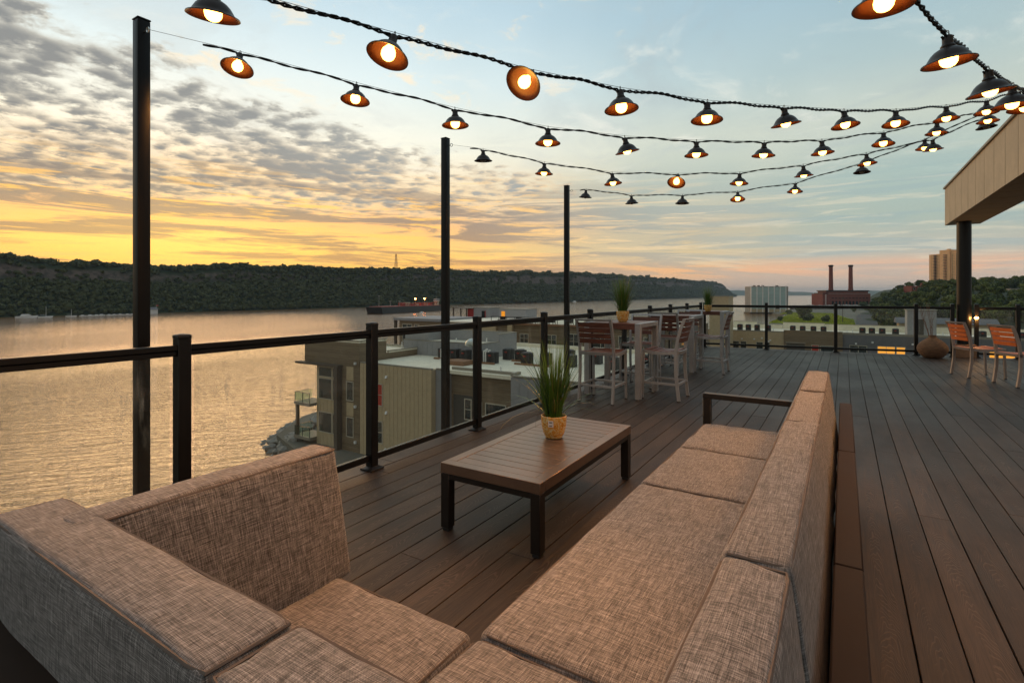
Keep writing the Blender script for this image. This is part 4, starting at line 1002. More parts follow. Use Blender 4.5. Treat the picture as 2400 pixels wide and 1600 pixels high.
# raised grey roof box with stepped parapet
part('roof_box', MB().box(-45.2, -33.6, 46.6, 54.0, -6.3, -4.75), M['grey'], A)
panels(A, -45.2, -33.6, 46.6, -6.2, -4.35, .75, [], M['grey'])
part('roof_box_top', MB().box(-44.9, -33.9, 46.9, 53.7, -4.749, -4.74), M['white'], A)
part('roof_box_parapet', MB().box(-45.2, -33.6, 46.6, 46.9, -4.748, -4.3).box(-33.9, -33.6, 46.91, 50.2, -4.748, -4.3).box(-33.9, -33.6, 50.21, 54.0, -4.748, -3.45).box(-45.2, -33.91, 53.7, 54.0, -4.748, -3.45).box(-45.2, -44.9, 46.91, 53.69, -4.748, -3.45).box(-44.89, -41.5, 46.905, 47.15, -4.738, -3.45), M['grey'], A)
part('coping', MB().box(-45.25, -33.55, 46.55, 46.95, -4.297, -4.22).box(-33.95, -33.55, 46.96, 50.2, -4.297, -4.22).box(-33.95, -33.55, 50.21, 54.05, -3.447, -3.37).box(-45.25, -33.96, 53.65, 54.05, -3.447, -3.37).box(-45.25, -44.85, 46.96, 53.64, -3.447, -3.37), M['coping'], A)
for (x, y, h) in [(-40.3, 48.5, .7), (-39.2, 49.3, .7), (-35.6, 50.5, .8), (-37.6, 44.6, 1.2), (-43.9, 45.0, 1.6), (-30.5, 55, 1.1), (-27, 40.6, .5)]:
    zb = -4.74 if (46.9 < y < 53.7 and -44.9 < x < -33.9) else -6.0
    part('vent_pipe', MB().lathe([(.20, 0), (.10, .12), (.07, .14), (.07, h), (.001, h)], 10, (x, y, zb)), M['boat'], A, smooth=True)
part('roof_hatch', MB().box(-34.4, -32.2, 41.6, 43.4, -5.99, -5.55), M['timber'], A)

# ---- condensers on the roofs
def condenser():
    t = thing('air_conditioner', 'x', 'air conditioner', (0, 0, 0), 0., 'black rooftop condensers')
    r = .52; sq = [(r*max(-.82, min(.82, 1.25*math.cos(a))), r*max(-.82, min(.82, 1.25*math.sin(a)))) for a in np.linspace(0, 6.28319, 17)[:-1]]
    mb = MB(); n = len(sq)
    for z in (0, .92): mb.v += [(x, y, z) for x, y in sq]
    mb.f = [(i, (i+1) % n, n+(i+1) % n, n+i) for i in range(n)] + [tuple(range(n, 2*n)), tuple(range(n-1, -1, -1))]
    c = part('casing', mb, M['black_unit'], t)
    mb2 = MB()
    for z in np.linspace(.10, .84, 9): mb2.lathe([(.475, z), (.490, z+.012), (.475, z+.024)], 16)
    part('louvres', mb2, M['black'], c)
    part('fan_grille', MB().lathe([(.40, .921), (.40, .975), (.34, .99), (.33, .96), (.12, .985), (.001, .985)], 16), M['dgrey'], t)
    part('label_plate', MB().box(-.17, .10, -.452, -.432, .62, .72), M['red'], t)
    return t
ac = condenser()
rowA = [(-37.9, 46.0), (-36.2, 45.9), (-34.7, 45.8), (-32.6, 45.6), (-31.0, 45.6)]
rowA2 = [(-36.4, 46.35, 1), (-35.0, 46.3, 1)]
acs = [((x, y-.55, -5.98), 'condenser on nearest block, %s from left in its front row' % ORD[i]) for i, (x, y) in enumerate(rowA)]
acs += [((-34.4+.2, 47.9, -5.98), 'condenser behind the galvanised duct on the nearest block'), ((-31.3, 48.6, -5.98), 'condenser set back right of the duct on nearest block'), ((-29.6, 48.4, -5.98), 'lone condenser on a timber sleeper beside loose cables'),
        ((-27.6, 46.4, -5.98), 'condenser on a timber sleeper left of the potted grass'), ((-25.8, 47.2, -5.98), 'condenser seen through the left blades of the potted grass'), ((-25.0, 51.0, -5.98), 'condenser seen through the middle of the potted grass'), ((-22.9, 47.0, -5.98), 'condenser seen through right blades of the potted grass'), ((-21.6, 50.5, -5.98), 'condenser seen under the nearest stool seat'),
        ((-18.6, 47.5, -5.98), 'condenser seen behind the legs of the nearest high table'), ((-16.4, 51.0, -5.98), 'condenser right of the one behind the high table legs')]
CH = [-18.36, -16.75, -15.08, -13.0, -8.58, -6.85, -5.01, -3.31, 2.96, 4.43, 6.0, 7.99, 19.96, 21.6, 24.89]
CL = ['left group on the far long roof', 'group above brown panel of the far long roof', 'group left of the roof stair box', 'group right of the black column']
for i, x in enumerate(CH):
    gi = 0 if i < 4 else 1 if i < 8 else 2 if i < 12 else 3; o_ = i - (0, 4, 8, 12)[gi]
    acs.append(((x, 118.2, -6.32), 'condenser, %s of the %s' % (ORD[o_], CL[gi])))
for i, (l, lb) in enumerate(acs):
    o = ac if i == 0 else copy_tree(ac)
    o.location = l; o['label'] = lb
    if l[1] < 60: o.scale = (1.12, 1.12, 1.25)
for i, (x0, x1, y, lab) in enumerate([(-38.6, -33.9, 45.35, 'long timber sleeper under front row of condensers'), (-33.3, -30.2, 44.95, 'timber sleeper under the condensers by the duct'), (-30.2, -28.9, 48.3, 'short timber sleeper under the lone condenser'), (-28.6, -24.6, 46.3, 'timber sleeper under condensers by the potted grass')]):
    tag(obj('timber_sleeper', MB().box(x0, x1, y-.85, y-.65, -5.99, -5.80).mesh('timber_sleeper'), M['timber']), lab, 'timber', 'timber sleepers on the roof')
du = thing('duct', 'curved galvanised gooseneck duct standing on the white roof', 'duct', (-33.0, 44.9, -5.99))
part('bend', MB().tube([(0, 0, 0), (0, 0, 1.55)] + [(-.55+.55*math.cos(a), 0, 1.55+.55*math.sin(a)) for a in np.linspace(.2, 2.9, 12)], .38, 16), M['galv'], du, smooth=True)
part('curb', MB().box(-.5, .5, -.5, .5, 0, .15), M['white'], du)
pp = thing('vent_pipes', 'cluster of white plastic pipes beside the roof duct', 'pipes', (-31.9, 44.7, -5.99))
for k in range(5): part('pipe', MB().tube([(k*.17, .1*(k % 2), 0), (k*.17, .1*(k % 2), 1.2+.1*(k % 3))] + [(k*.17+.08*(1-math.cos(a)), .1*(k % 2), 1.2+.1*(k % 3)+.08*math.sin(a)) for a in np.linspace(.3, 3.1, 6)], .075, 8), M['boat'], pp, smooth=True)

# ---- building B: behind A, with roof terrace
B = thing('apartment_building', 'brown block behind the nearest one with grey roof boxes and terrace', 'building')
part('wall', MB().box(-65, -18, 66, 86, LZ, -3.35), M['wood_siding'], B)
part('upper_parapet', MB().box(-66.3, -56, 65.8, 76, -3.34, -2.90), M['grey'], B); part('corner_post', MB().box(-66.2, -65.8, 65.9, 66.3, LZ, -3.35), M['pole_wood'], B)
for (x0, x1, z0, z1, c, r) in [(-64.3, -62.0, -6.9, -3.9, 2, 2), (-61.5, -60.4, -6.9, -3.9, 1, 2), (-40.5, -39.0, -6.0, -4.6, 2, 2), (-36.0, -34.4, -6.0, -4.6, 2, 2), (-33.0, -30.4, -6.4, -4.3, 2, 2), (-29.0, -26.4, -6.4, -4.3, 2, 2), (-25.2, -23.0, -6.4, -4.3, 2, 2), (-21.8, -19.6, -6.4, -4.3, 2, 2)]:
    window(B, x0, x1, 65.99, z0, z1, c, r)
part('beige_bay', MB().box(-47.5, -44.6, 65.6, 65.99, LZ, -3.36).box(-42.4, -41.6, 65.5, 65.99, LZ, -3.36).box(-38.9, -34.1, 65.7, 65.97, LZ, -6.6), M['beige'], B)
part('terrace_edge', MB().box(-46, -18, 65.55, 66.4, -3.349, -3.10), M['timber'], B)
part('terrace_floor', MB().box(-55.9, -18, 66.41, 86, -3.349, -3.2), M['white'], B)
rb = MB()
for k in range(20): rb.bar((-45.6+k*1.42, 65.9, -3.1), (-45.6+k*1.42, 65.9, -2.2), .07, .07)
rb.bar((-45.6, 65.9, -2.2), (-18.6, 65.9, -2.2), .08, .07); part('terrace_rail', rb, M['black'], B)
for i, (x0, x1, lit) in enumerate([(-59.4, -55.9, False), (-53.5, -47.9, True)]):
    ph = part('roof_box', MB().box(x0, x1, 80, 84, -3.19, -1.42 if i == 0 else -1.55), M['grey'], B)
    part('roof_cap', MB().box(x0-.1, x1+.1, 79.9, 84.1, -1.418 if i == 0 else -1.548, -1.33 if i == 0 else -1.46), M['coping'], ph)
    dx_ = x0+1.9 if i == 0 else x0+.45
    part('door', MB().box(dx_, dx_+.75, 79.93, 79.99, -3.15, -1.95), M['litroom'] if lit else M['darkwin'], ph, label='lit orange doorway' if lit else 'dark doorway with red jamb')
    if not lit: part('jamb', MB().box(dx_+.76, dx_+.9, 79.9, 79.99, -3.15, -1.9), M['redlit_jamb'], ph)
part('redlit_wall', MB().box(-61.0, -59.41, 80.2, 83.8, -3.19, -1.62), M['redlit_jamb'], B)  # wall under red light, the light put into its colour
part('pergola', MB().box(-64.5, -59.3, 79.8, 84, -1.60, -1.48).box(-64.4, -64.2, 79.9, 80.1, -3.19, -1.605).box(-62.6, -62.4, 79.9, 80.1, -3.19, -1.605).box(-61.2, -61.01, 79.9, 80.1, -3.19, -1.605), M['pole_wood'], B)
for k in range(9):
    x = -44.8+k*2.9
    ft = thing('patio_furniture', 'dark chair, %s from left on the brown block terrace' % ORD[k], 'chair', (x, 67.6, -3.2), 0., 'dark chairs on the far terrace')
    part('seat', MB().box(-.5, .5, -.4, .4, .25, .5), M['black'], ft); part('backrest', MB().box(-.5, .5, .3, .42, .5, .95), M['black'], ft); part('leg', MB().box(-.5, -.42, -.4, -.32, 0, .25).box(.42, .5, -.4, -.32, 0, .25).box(-.5, -.42, .3, .4, 0, .25).box(.42, .5, .3, .4, 0, .25), M['black'], ft)

# ---- building C: long block beyond the far railing
C_ = thing('apartment_building', 'long flat roofed block beyond the far railing, beige, brown and grey', 'building')
part('wall', MB().box(-25, -9.9, 115.0, 128, LZ, -6.33), M['beige'], C_)
panels(C_, -25, -9.9, 115.0, -10.3, -6.33, 1.15, [], M['beige'])
part('brown_bay', MB().box(-9.9, -.15, 114.6, 128, LZ, -6.33), M['wood_siding'], C_)
part('brown_parapet', MB().box(-9.9, -.15, 114.6, 115.0, -6.329, -5.82), M['wood_siding'], C_)
part('grey_wall', MB().box(-.14, 60, 115.0, 128, LZ, -6.33), M['dgrey'], C_)
panels(C_, -.14, 34, 115.0, -10.6, -6.33, 1.2, [-8.9], M['dgrey'], [(.8, 3.7, -10.6, -8.1), (5.0, 9.3, -10.6, -8.05), (10.8, 13, -10.6, -8.1), (15.0, 18.0, -10.6, -8.1), (20, 24, -10.6, -8.1)])
part('parapet', MB().box(-25, -9.92, 114.95, 115.25, -6.329, -6.12).box(-.13, 60, 114.95, 115.25, -6.329, -5.93), M['coping'], C_)
part('roof', MB().box(-24.9, 59.9, 115.3, 127.5, -6.329, -6.32), M['white'], C_)
part('rear_parapet', MB().box(-25, -21.2, 127.2, 127.5, -6.318, -5.45).box(-21.1, -16.3, 127.2, 127.5, -6.318, -4.97).box(-16.2, -11.2, 127.2, 127.5, -6.318, -5.45).box(-11.1, -3.4, 127.2, 127.5, -6.318, -4.95).box(-3.3, 60, 127.2, 127.5, -6.318, -5.12), M['white'], C_)
part('rear_coping', MB().box(-25, -21.2, 127.1, 127.6, -5.447, -5.38).box(-21.1, -16.3, 127.1, 127.6, -4.967, -4.90).box(-16.2, -11.2, 127.1, 127.6, -5.447, -5.38).box(-11.1, -3.4, 127.1, 127.6, -4.947, -4.88).box(-3.3, 60, 127.1, 127.6, -5.117, -5.05), M['coping'], C_)
for (x0, x1) in [(-24.07, -22.37), (-21.53, -20.11), (-19.7, -17.99), (-17.82, -16.62), (-14.88, -13.56), (-13.4, -12.33)]:
    window(C_, x0, x1, 114.96, -10.0, -8.35, 1, 1)
part('porch', MB().box(-9.4, -6.3, 114.5, 114.59, -10.6, -8.3), M['seam'], C_); part('porch_lintel', MB().box(-9.5, -6.2, 114.3, 114.59, -8.29, -8.1), M['coping'], C_)
window(C_, -5.2, -3.93, 114.59, -10.2, -8.45, 1, 1, 'red')['label'] = 'window with orange glow'; window(C_, -3.72, -1.18, 114.59, -10.2, -8.5, 1, 1)
window(C_, .9, 3.6, 114.96, -10.5, -8.2, 2, 1); window(C_, 10.9, 12.8, 114.96, -10.5, -8.2, 1, 1); window(C_, 15.2, 17.8, 114.96, -10.5, -8.2, 2, 1)
for (x0, x1) in [(5.1, 7.75), (7.85, 9.2), (20.2, 23.8)]: window(C_, x0, x1, 114.96, -10.5, -8.15, 2 if x1-x0 > 2 else 1, 1, 'litwin')['label'] = 'lit amber window'
for (x, z) in [(-17.5, -7.9), (-15.2, -7.85), (-13.8, -7.6), (-12.3, -7.95), (-12.6, -8.2), (4.4, -7.55), (10.2, -7.6), (1.9, -7.9)]: part('vent_hood', MB().box(x-.15, x+.15, 114.7, 114.965, z-.14, z+.14), M['boat'], C_)
stb = part('roof_stair_box', MB().box(9.75, 13.9, 118.6, 123, -6.31, -1.75), M['grey'], C_); part('door', MB().box(10.8, 12.1, 118.5, 118.59, -6.25, -3.35), M['seam'], stb); part('cap', MB().box(9.6, 14.05, 118.4, 123.2, -1.749, -1.6), M['coping'], stb)
for k in range(4): part('wall_panel', MB().box(9.75+k*1.04+.02, 9.75+(k+1)*1.04-.02, 118.565, 118.599, -3.3, -1.77), M['grey'], stb)
part('stair_tower', MB().box(-22.4, -18.85, 108, 113, LZ, .72), M['beige'], C_); panels(C_, -22.4, -18.85, 108, -8, .70, .6, [], M['beige']); part('tower_cap', MB().box(-22.5, -18.75, 107.9, 113.1, .721, .86), M['coping'], C_)
for (x, h) in [(14.6, .9), (15.6, .9), (16.5, .8), (18.2, .7), (.5, .7), (1.4, .9), (-12, .8), (-1.5, .8)]: part('vent_pipe', MB().lathe([(.1, 0), (.08, h), (.001, h)], 8, (x, 117.2, -6.32)), M['boat'], C_)

# ---- rock revetment
def rocks(name, label, spots, seed):
    r = random.Random(seed); mb = MB(); bm = bmesh.new(); bmesh.ops.create_icosphere(bm, subdivisions=1, radius=1.)
    iv = [v.co.copy() for v in bm.verts]; fi = [[v.index for v in f.verts] for f in bm.faces]; bm.free()
    for (x, y, z, s) in spots:
        i0 = len(mb.v); sc = (s*r.uniform(.7, 1.3), s*r.uniform(.7, 1.3), s*r.uniform(.5, .8)); an = r.uniform(0, 6.28)
        for p in iv:
            q = p*r.uniform(.72, 1.15); mb.v.append((x+(q.x*math.cos(an)-q.y*math.sin(an))*sc[0], y+(q.x*math.sin(an)+q.y*math.cos(an))*sc[1], z+q.z*sc[2]))
        mb.f += [tuple(i0+k for k in f) for f in fi]
    o = obj(name, mb.mesh(name), M['stone']); o['kind'] = 'stuff'; o['label'] = label; return o
sp = []
for i in range(1500):
    y = random.uniform(15, 100); t_ = random.random(); ed = np.interp(y, [15, 34, 37.5, 45, 60, 96, 110], [-46, -47, -57, -62.5, -67, -67, -64])
    sp.append((ed + 4.2 - t_*7.5, y, LZ+.4 - t_*2.2, random.uniform(.35, .85)))
rocks('riprap', 'grey boulder revetment at the water beside the nearest block', sp, 5)
sp = []
for i in range(900):
    t_ = random.random(); x = -48 + 78*t_; y = 640 + 96*t_ + random.uniform(-16, 6); sp.append((x, y, LZ+random.uniform(.2, 3.2), random.uniform(1.0, 2.6)))
rocks('rubble_bank', 'pale rubble bank beyond the grass field', sp, 6)
# grass field: ground sheet plus tufts
slab('field', [(-36, 330), (4, 330), (6, 400), (-2, 470), (-8, 520), (-46, 500), (-38, 470)], LZ-.2, LZ+.03, pm('field_soil', (.24, .28, .03), .95, 0, .3, .08))
V = []; F = []
for i in range(9000):
    x, y = random.uniform(-44, 5), random.uniform(332, 515)
    if x < -36 and y < 475 or x > 3-(y-400)*.1 and y > 400: continue
    a = random.uniform(0, 6.28); h = random.uniform(.4, 1.0); w = random.uniform(.4, .9); k = len(V)
    V += [(x-math.cos(a)*w, y-math.sin(a)*w, LZ), (x+math.cos(a)*w, y+math.sin(a)*w, LZ), (x+random.uniform(-.3, .3), y+random.uniform(-.3, .3), LZ+h)]; F.append((k, k+1, k+2))
me = bpy.data.meshes.new('field_grass'); me.from_pydata(V, [], F); fg = obj('field_grass', me, M['grassleaf']); fg['kind'] = 'stuff'; fg['label'] = 'green grass of the empty waterfront field'

# ---- glass building standing in the river
GB = thing('glass_building', 'pale teal glass walled building standing at the water edge', 'building', (-57.4, 530, WZ), R(32.4))
gw, gd, gh = 34.5, 12., 25.
part('core', MB().box(-gw/2+.2, gw/2-.2, .3, gd, 0, gh-.4), M['concrete'], GB)
part('plinth', MB().box(-gw/2, gw/2, 0, .299, 1.2, 4.2), M['cream'], GB); part('dark_base', MB().box(-gw/2-1, gw/2+1, -1.2, gd, -.5, 1.19), M['hull'], GB)
bw = (gw-3.2)/6
for k in range(6):
    x0 = -gw/2+.4+k*(bw+.08)
    for j in range(6):
        z0 = 4.25 + j*(gh-5.2)/6
        part('pane', MB().box(x0+.5, x0+bw-.05, -.02, .25, z0+.06, z0+(gh-5.2)/6-.06), M['teal'], GB)
for k in range(7):
    x0 = -gw/2+k*(bw+.08); part('pilaster', MB().box(x0, x0+.8, -.6, .298, 1.2, gh+.3), M['boat'], GB)
part('side_wall', MB().box(gw/2-.19, gw/2+.1, .31, gd, 0, gh), M['grey'], GB); part('roof_edge', MB().box(-gw/2, gw/2, -.3, gd, gh-.39, gh-.05), M['boat'], GB)
part('dark_door', MB().box(gw/2-11.6, gw/2-7.2, -.08, -.021, 4.3, 7.9), M['hull'], GB)
for x in (-12, -8, -4, 9): part('roof_unit', MB().box(x-1, x+.6, 3, 5, gh-.04, gh+.9), M['hull'], GB)

# ---- old power station with two chimneys
PW = thing('power_station', 'old red brick power station with arched windows', 'building', (3.0, 771, LZ), R(32.4))
part('hall', MB().box(-29.7, 29.7, 0, 24, 0, 16.6), M['brickfar'], PW); part('upper_hall', MB().box(-23, 29.4, 4, 22, 16.61, 19.6), M['brickfar'], PW)
part('roof', MB().box(-24, 30.4, 3, 23, 19.61, 21.0), M['hull'], PW); part('roof_ledge', MB().box(-23.5, 29.9, .5, 3.99, 16.61, 17.0), M['concrete'], PW); part('left_tower', MB().box(-29.8, -23.1, -.3, 18, 16.61, 17.6), M['hull'], PW)
for k in range(11):
    x = -17+k*4.25; mb = MB(); N = 10; i0 = 0
    mb.v = [(x-1.25, -.12, 1.5), (x+1.25, -.12, 1.5)] + [(x+1.25*math.cos(a), -.12, 6.5+1.25*math.sin(a)) for a in np.linspace(0, math.pi, N)]; n_ = len(mb.v)
    mb.v += [(a, .2, c) for a, b, c in mb.v]; mb.f = [tuple(range(n_))] + [(i, (i+1) % n_, n_+(i+1) % n_, n_+i) for i in range(n_)]
    part('arched_window', mb, M['darkwin'], PW)
    for j in range(3): part('small_window', MB().box(x-1.3+j*.95, x-.75+j*.95, -.1, -.001, 10.3, 12.0), M['darkwin'], PW)
for z in range(5): part('stair_window', MB().box(-26.6, -25.2, -.1, -.001, 4+z*2.5, 5.4+z*2.5), M['boat'], PW)
for i, x in enumerate((-12.2, 12.8)):
    ch_ = thing('chimney', ('left' if i == 0 else 'right') + ' tall tapering red brick chimney of the power station', 'chimney', (3.0 + x*math.cos(R(32.4)) - 12*math.sin(R(32.4)), 771 + x*math.sin(R(32.4)) + 12*math.cos(R(32.4)), LZ+21), 0., 'power station chimneys')
    part('stack', MB().lathe([(2.9, 0), (2.9, 1.5), (2.55, 1.6), (2.15, 29.5)], 20), M['brickfar'], ch_, smooth=True); part('crown', MB().lathe([(2.2, 29.51), (2.8, 30.3), (2.9, 31.4), (2.5, 32.0), (1.8, 32.0)], 20), M['hull'], ch_, smooth=True)

# ---- apartment tower on the hill
TW = thing('tower_block', 'tan high rise apartment tower lit by the sunset', 'building', (100, 800, 10), R(-50))
part('left_wing', MB().box(-17.3, -10.8, -1, 14, 0, 38.6), M['tan_tower'], TW); part('mid_wing', MB().box(-9.2, 0, 0, 14, 0, 38.8), M['tan_tower'], TW); part('centre', MB().box(-3.3, 9.4, -1.6, 16, 0, 42.8), M['tan_tower'], TW); part('right_wing', MB().box(9.41, 18, 0, 14, 0, 40.6), M['tan_tower'], TW)
part('recess', MB().box(-10.79, -9.21, 2, 13, 0, 38.4), M['seam'], TW); part('rooftop', MB().box(4.2, 6.3, 0, 4, 42.81, 44), M['tan_tower'], TW)
wm = MB().box(-.33, .33, -.06, .0, 0, 1.0).mesh('window'); wm.materials.append(M['darkwin'])
bmz = MB().box(-1.75, 1.75, -1.3, 0, 0, .75).mesh('balcony'); bmz.materials.append(M['pole_wood'])
for f_ in range(20):
    z = 1.5+f_*1.84
    for x, yv in [(-13.6, -1.001), (-7.6, -.001), (-5.4, -.001), (-4.3, -.001), (11.4, -.001), (13.2, -.001), (15.6, -.001)]: obj('window', wm, None, TW, (x, yv, z))
    obj('balcony', bmz, None, TW, (-10.0, -.2, z)); obj('balcony', bmz, None, TW, (3.2+.9, -1.601, z))
# ---- low buildings among the trees
BK = thing('brick_house', 'red brick apartment house half hidden by hillside trees', 'building', (60, 549, -1), R(32.4))
part('wall', MB().box(-15, 15, 0, 9, -4, 8.6), M['brickfar'], BK); part('roof', MB().box(-1.5, 8, -.3, 8.5, 8.61, 10.4), M['hull'], BK); part('gable', MB().box(-3.2, -1.6, -.4, 6, 8.61, 11.0), M['brickfar'], BK); part('gable', MB().box(8.1, 9.4, -.4, 6, 8.61, 11.0), M['brickfar'], BK)
for k in range(8):
    for j in range(2): window(BK, -13.4+k*3.5, -12.0+k*3.5, -.001, 1.8+j*3.6, 3.7+j*3.6, 1, 1, 'litwin' if (k, j) == (3, 0) else 'pane')
CB = thing('cream_house', 'pale cream building at the right edge among trees', 'building', (93, 448, -5), R(32.4))
part('wall', MB().box(-8, 14, 0, 10, -5, 8.2), M['cream'], CB); part('coping', MB().box(-5.5, 14.3, -.3, 10.3, 8.21, 9.4), M['coping'], CB)
for k in range(5):
    for j in range(2): window(CB, -3.8+k*3.1, -2.7+k*3.1, -.001, 2.0+j*2.6, 3.5+j*2.6, 1, 1)
SHD = thing('low_shed', 'low shed with dark roof between the far block and the hillside', 'building', (24, 250, LZ), 0.)
part('wall', MB().box(-6, 22, 0, 10, 0, 5.5), M['beige'], SHD); part('roof', MB().hexa([(-7, -1, 5.51), (23, -1, 5.51), (23, 11, 5.51), (-7, 11, 5.51), (-7, 4.5, 7.5), (23, 4.5, 7.5), (23, 5.5, 7.5), (-7, 5.5, 7.5)]), M['dgrey'], SHD)
# ---- trees
def tree_meshes(seed, R0=5., H0=11.):
    r = random.Random(seed); q_ = []; lob = []
    for k in range(12): an = r.uniform(0, 6.28); rr = R0*r.uniform(.15, .72); lob.append((math.cos(an)*rr, math.sin(an)*rr, H0*r.uniform(.22, .84), R0*r.uniform(.36, .60)))
    P = np.array([l[:3] for l in lob]); Rr = [l[3] for l in lob]
    protos = [crown_proto(120, seed*10+j, .82, .17, .35) for j in range(3)]
    me = build_crowns('crown', P, Rr, M['leaf'] if seed % 2 else M['leaf2'], protos)
    mb = MB().tube([(0, 0, -1), (.1, 0, H0*.25), (-.1, .1, H0*.5), (0, .1, H0*.75)], [.42, .32, .22, .08], 7)
    for l in lob[:6]: mb.tube([(0, 0, H0*.32), (l[0]*.5, l[1]*.5, H0*.32+(l[2]-H0*.32)*.6), l[:3]], [.2, .13, .05], 5)
    return me, mb.mesh('trunk')
TM = [tree_meshes(i+1) for i in range(5)]
for c_, t_ in TM: t_.materials.append(M['bark'])
def tree(x, y, z, s, k, label, group, rz=None, name='tree'):
    t = thing(name, label, 'tree' if name == 'tree' else 'bush', (x, y, z), random.uniform(0, 6.28), group); t.scale = (s, s, s*random.uniform(.9, 1.1))
    obj('trunk', TM[k % 5][1], None, t); obj('crown', TM[k % 5][0], None, t)
pts_ = []; rt = random.Random(12); tries = 0
while len(pts_) < 250 and tries < 9000:
    tries += 1; d_ = 235 + 420*rt.random()**1.15; t_ = rt.uniform(.69, 1.03); X = d_*(-.5358+t_*.8443); Y = d_*(.8443+t_*.5358)
    if X < 17 + max(0, 300-Y)*.12 or (43 < X < 78 and 485 < Y < 562) or (74 < X < 112 and 395 < Y < 462) or (70 < X < 130 and Y > 690) or (30 < X < 46 and 495 < Y < 525): continue
    if any((X-a)**2 + (Y-b)**2 < (5.6 + d_*.004)**2 for a, b, _, _ in pts_): continue
    pts_.append((X, Y, d_, t_))
def nth(k): return ORD[k] if k < 12 else '%d%s' % (k+1, {1: 'st', 2: 'nd', 3: 'rd'}.get((k+1) % 10, 'th') if (k+1) // 10 != 1 else 'th')
edges_ = [235, 270, 305, 345, 390, 440, 500, 570, 700]
for ri in range(8):
    row = sorted([p for p in pts_ if edges_[ri] <= p[2] < edges_[ri+1]], key=lambda p: p[3])
    for k, (X, Y, d_, t_) in enumerate(row):
        tree(X, Y, hz2(X, Y)-.9, rt.uniform(.60, 1.0)*(1. if Y < 560 else .75), rt.randrange(5), 'leafy tree on right hillside, %s from left in its %s row uphill' % (nth(k), ORD[ri]), 'trees on the right hillside')
for i, (x, y, s, lb) in enumerate([(-20.7, 365, .95, 'large round bush in the middle of the grass field'), (-17.5, 360, .62, 'smaller bush just right of the large field bush'), (-8.4, 352, .50, 'dark bush at the near edge of the field, right side'), (-32.5, 352, .42, 'small bush at the near left edge of the field'), (-36.8, 470, .5, 'bush at the far left corner of the field'), (-24, 480, .45, 'small bush at the far side of the field'), (18, 700, .8, 'round tree standing right before the power station'), (8, 560, .45, 'thin tree beside the rubble bank')]):
    tree(x, y, LZ-1.2 if i < 6 else LZ, s, i, lb, None, name='bush' if i < 6 else 'tree')
# ---- parked vehicles in the distance
def car(label, loc, rz, col):
    t = thing('parked_car', label, 'car', loc, rz, 'cars in the waterfront lot'); m_ = pm('car_paint', col, .3, .1)
    part('body', MB().hexa([(-2.2, -.88, .35), (2.2, -.88, .35), (2.2, .88, .35), (-2.2, .88, .35), (-2.15, -.85, .9), (2.15, -.85, .85), (2.15, .85, .85), (-2.15, .85, .9)]), m_, t, .08)
    part('cabin', MB().hexa([(-1.9, -.8, .9), (1.2, -.8, .9), (1.2, .8, .9), (-1.9, .8, .9), (-1.4, -.68, 1.5), (.5, -.68, 1.5), (.5, .68, 1.5), (-1.4, .68, 1.5)]), M['darkwin'], t, .05); part('roof', MB().box(-1.38, .48, -.66, .66, 1.501, 1.54), m_, t)
    for x in (-1.35, 1.35):
        for y in (-.8, .8): part('wheel', MB().tube([(x, y-.1, .33), (x, y+.1, .33)], .33, 12), M['black'], t)
for i, (x, y, c, w) in enumerate([(34.5, 512, (.5, .05, .04), 'red'), (37.5, 514, (.7, .7, .7), 'first white'), (40.5, 516, (.7, .7, .7), 'second white'), (43, 508, (.7, .68, .65), 'third white'), (20.5, 352, (.6, .62, .65), 'silver'), (23.2, 353, (.05, .10, .35), 'blue'), (25.8, 354, (.7, .7, .7), 'near white')]):
    car(w + ' car parked in the lot beyond the far block', (x, y, LZ + .03), R(100+7*i), c)
up = thing('utility_pole', 'thin dark utility pole at the edge of the grass field', 'pole', (-.5, 352, LZ)); part('shaft', MB().lathe([(.18, 0), (.12, 15)], 8), M['pole_wood'], up); part('crossarm', MB().box(-1.2, 1.2, -.08, .08, 14, 14.2), M['pole_wood'], up)

# ================================================================== on the river
TB = thing('tanker_barge', 'long low black tanker barge with reddish deck on the river', 'barge', (-367.5, 386, WZ), math.atan2(108.7, -20.5))
Lh = 52.
mb = MB().hexa([(-Lh, -7, -1), (Lh, -7, -1), (Lh, 7, -1), (-Lh, 7, -1), (-Lh-3, -7, 4.6), (Lh, -7, 4.0), (Lh, 7, 4.0), (-Lh-3, 7, 4.6)]); part('hull', mb, M['hull'], TB)
part('deck_plate', MB().hexa([(-Lh+1, -6.5, 4.62), (Lh-1, -6.5, 4.02), (Lh-1, 6.5, 4.02), (-Lh+1, 6.5, 4.62), (-Lh+1, -6.5, 4.9), (Lh-1, -6.5, 4.3), (Lh-1, 6.5, 4.3), (-Lh+1, 6.5, 4.9)]), M['shipdeck'], TB)
rr = random.Random(3)
for k in range(16):
    x = -20+k*4.2; part('deck_pipe', MB().tube([(x, -5, 4.8), (x, -5, 5.8+rr.random()), (x+2.5, -5, 5.8+rr.random())], .35, 6), M['shipdeck'], TB)
for k in range(7): x = -14+k*8; part('deck_house', MB().box(x, x+rr.uniform(2.5, 5), -3, 2, 4.7, 6.2+rr.random()), M['cream'] if k % 2 else M['shipdeck'], TB)
for x, h in [(-47, 7), (-30, 3.2), (-15, 3.)]: part('mast', MB().lathe([(.22, 0), (.15, h), (.9, h), (.9, h+.5)], 8, (x, 0, 4.7)), M['concrete'], TB)
for x in (12, 29):
    ml = part('lamp_mast', MB().lathe([(.18, 0), (.12, 4.6)], 8, (x, 0, 4.5)), M['concrete'], TB); part('lamp', MB().lathe([(.05, 9.0), (.85, 9.6), (.05, 10.3)], 10, (x, 0, 0)), M['shiplamp'], ml)
TB.scale = (1.04, 1.2, 1.35)
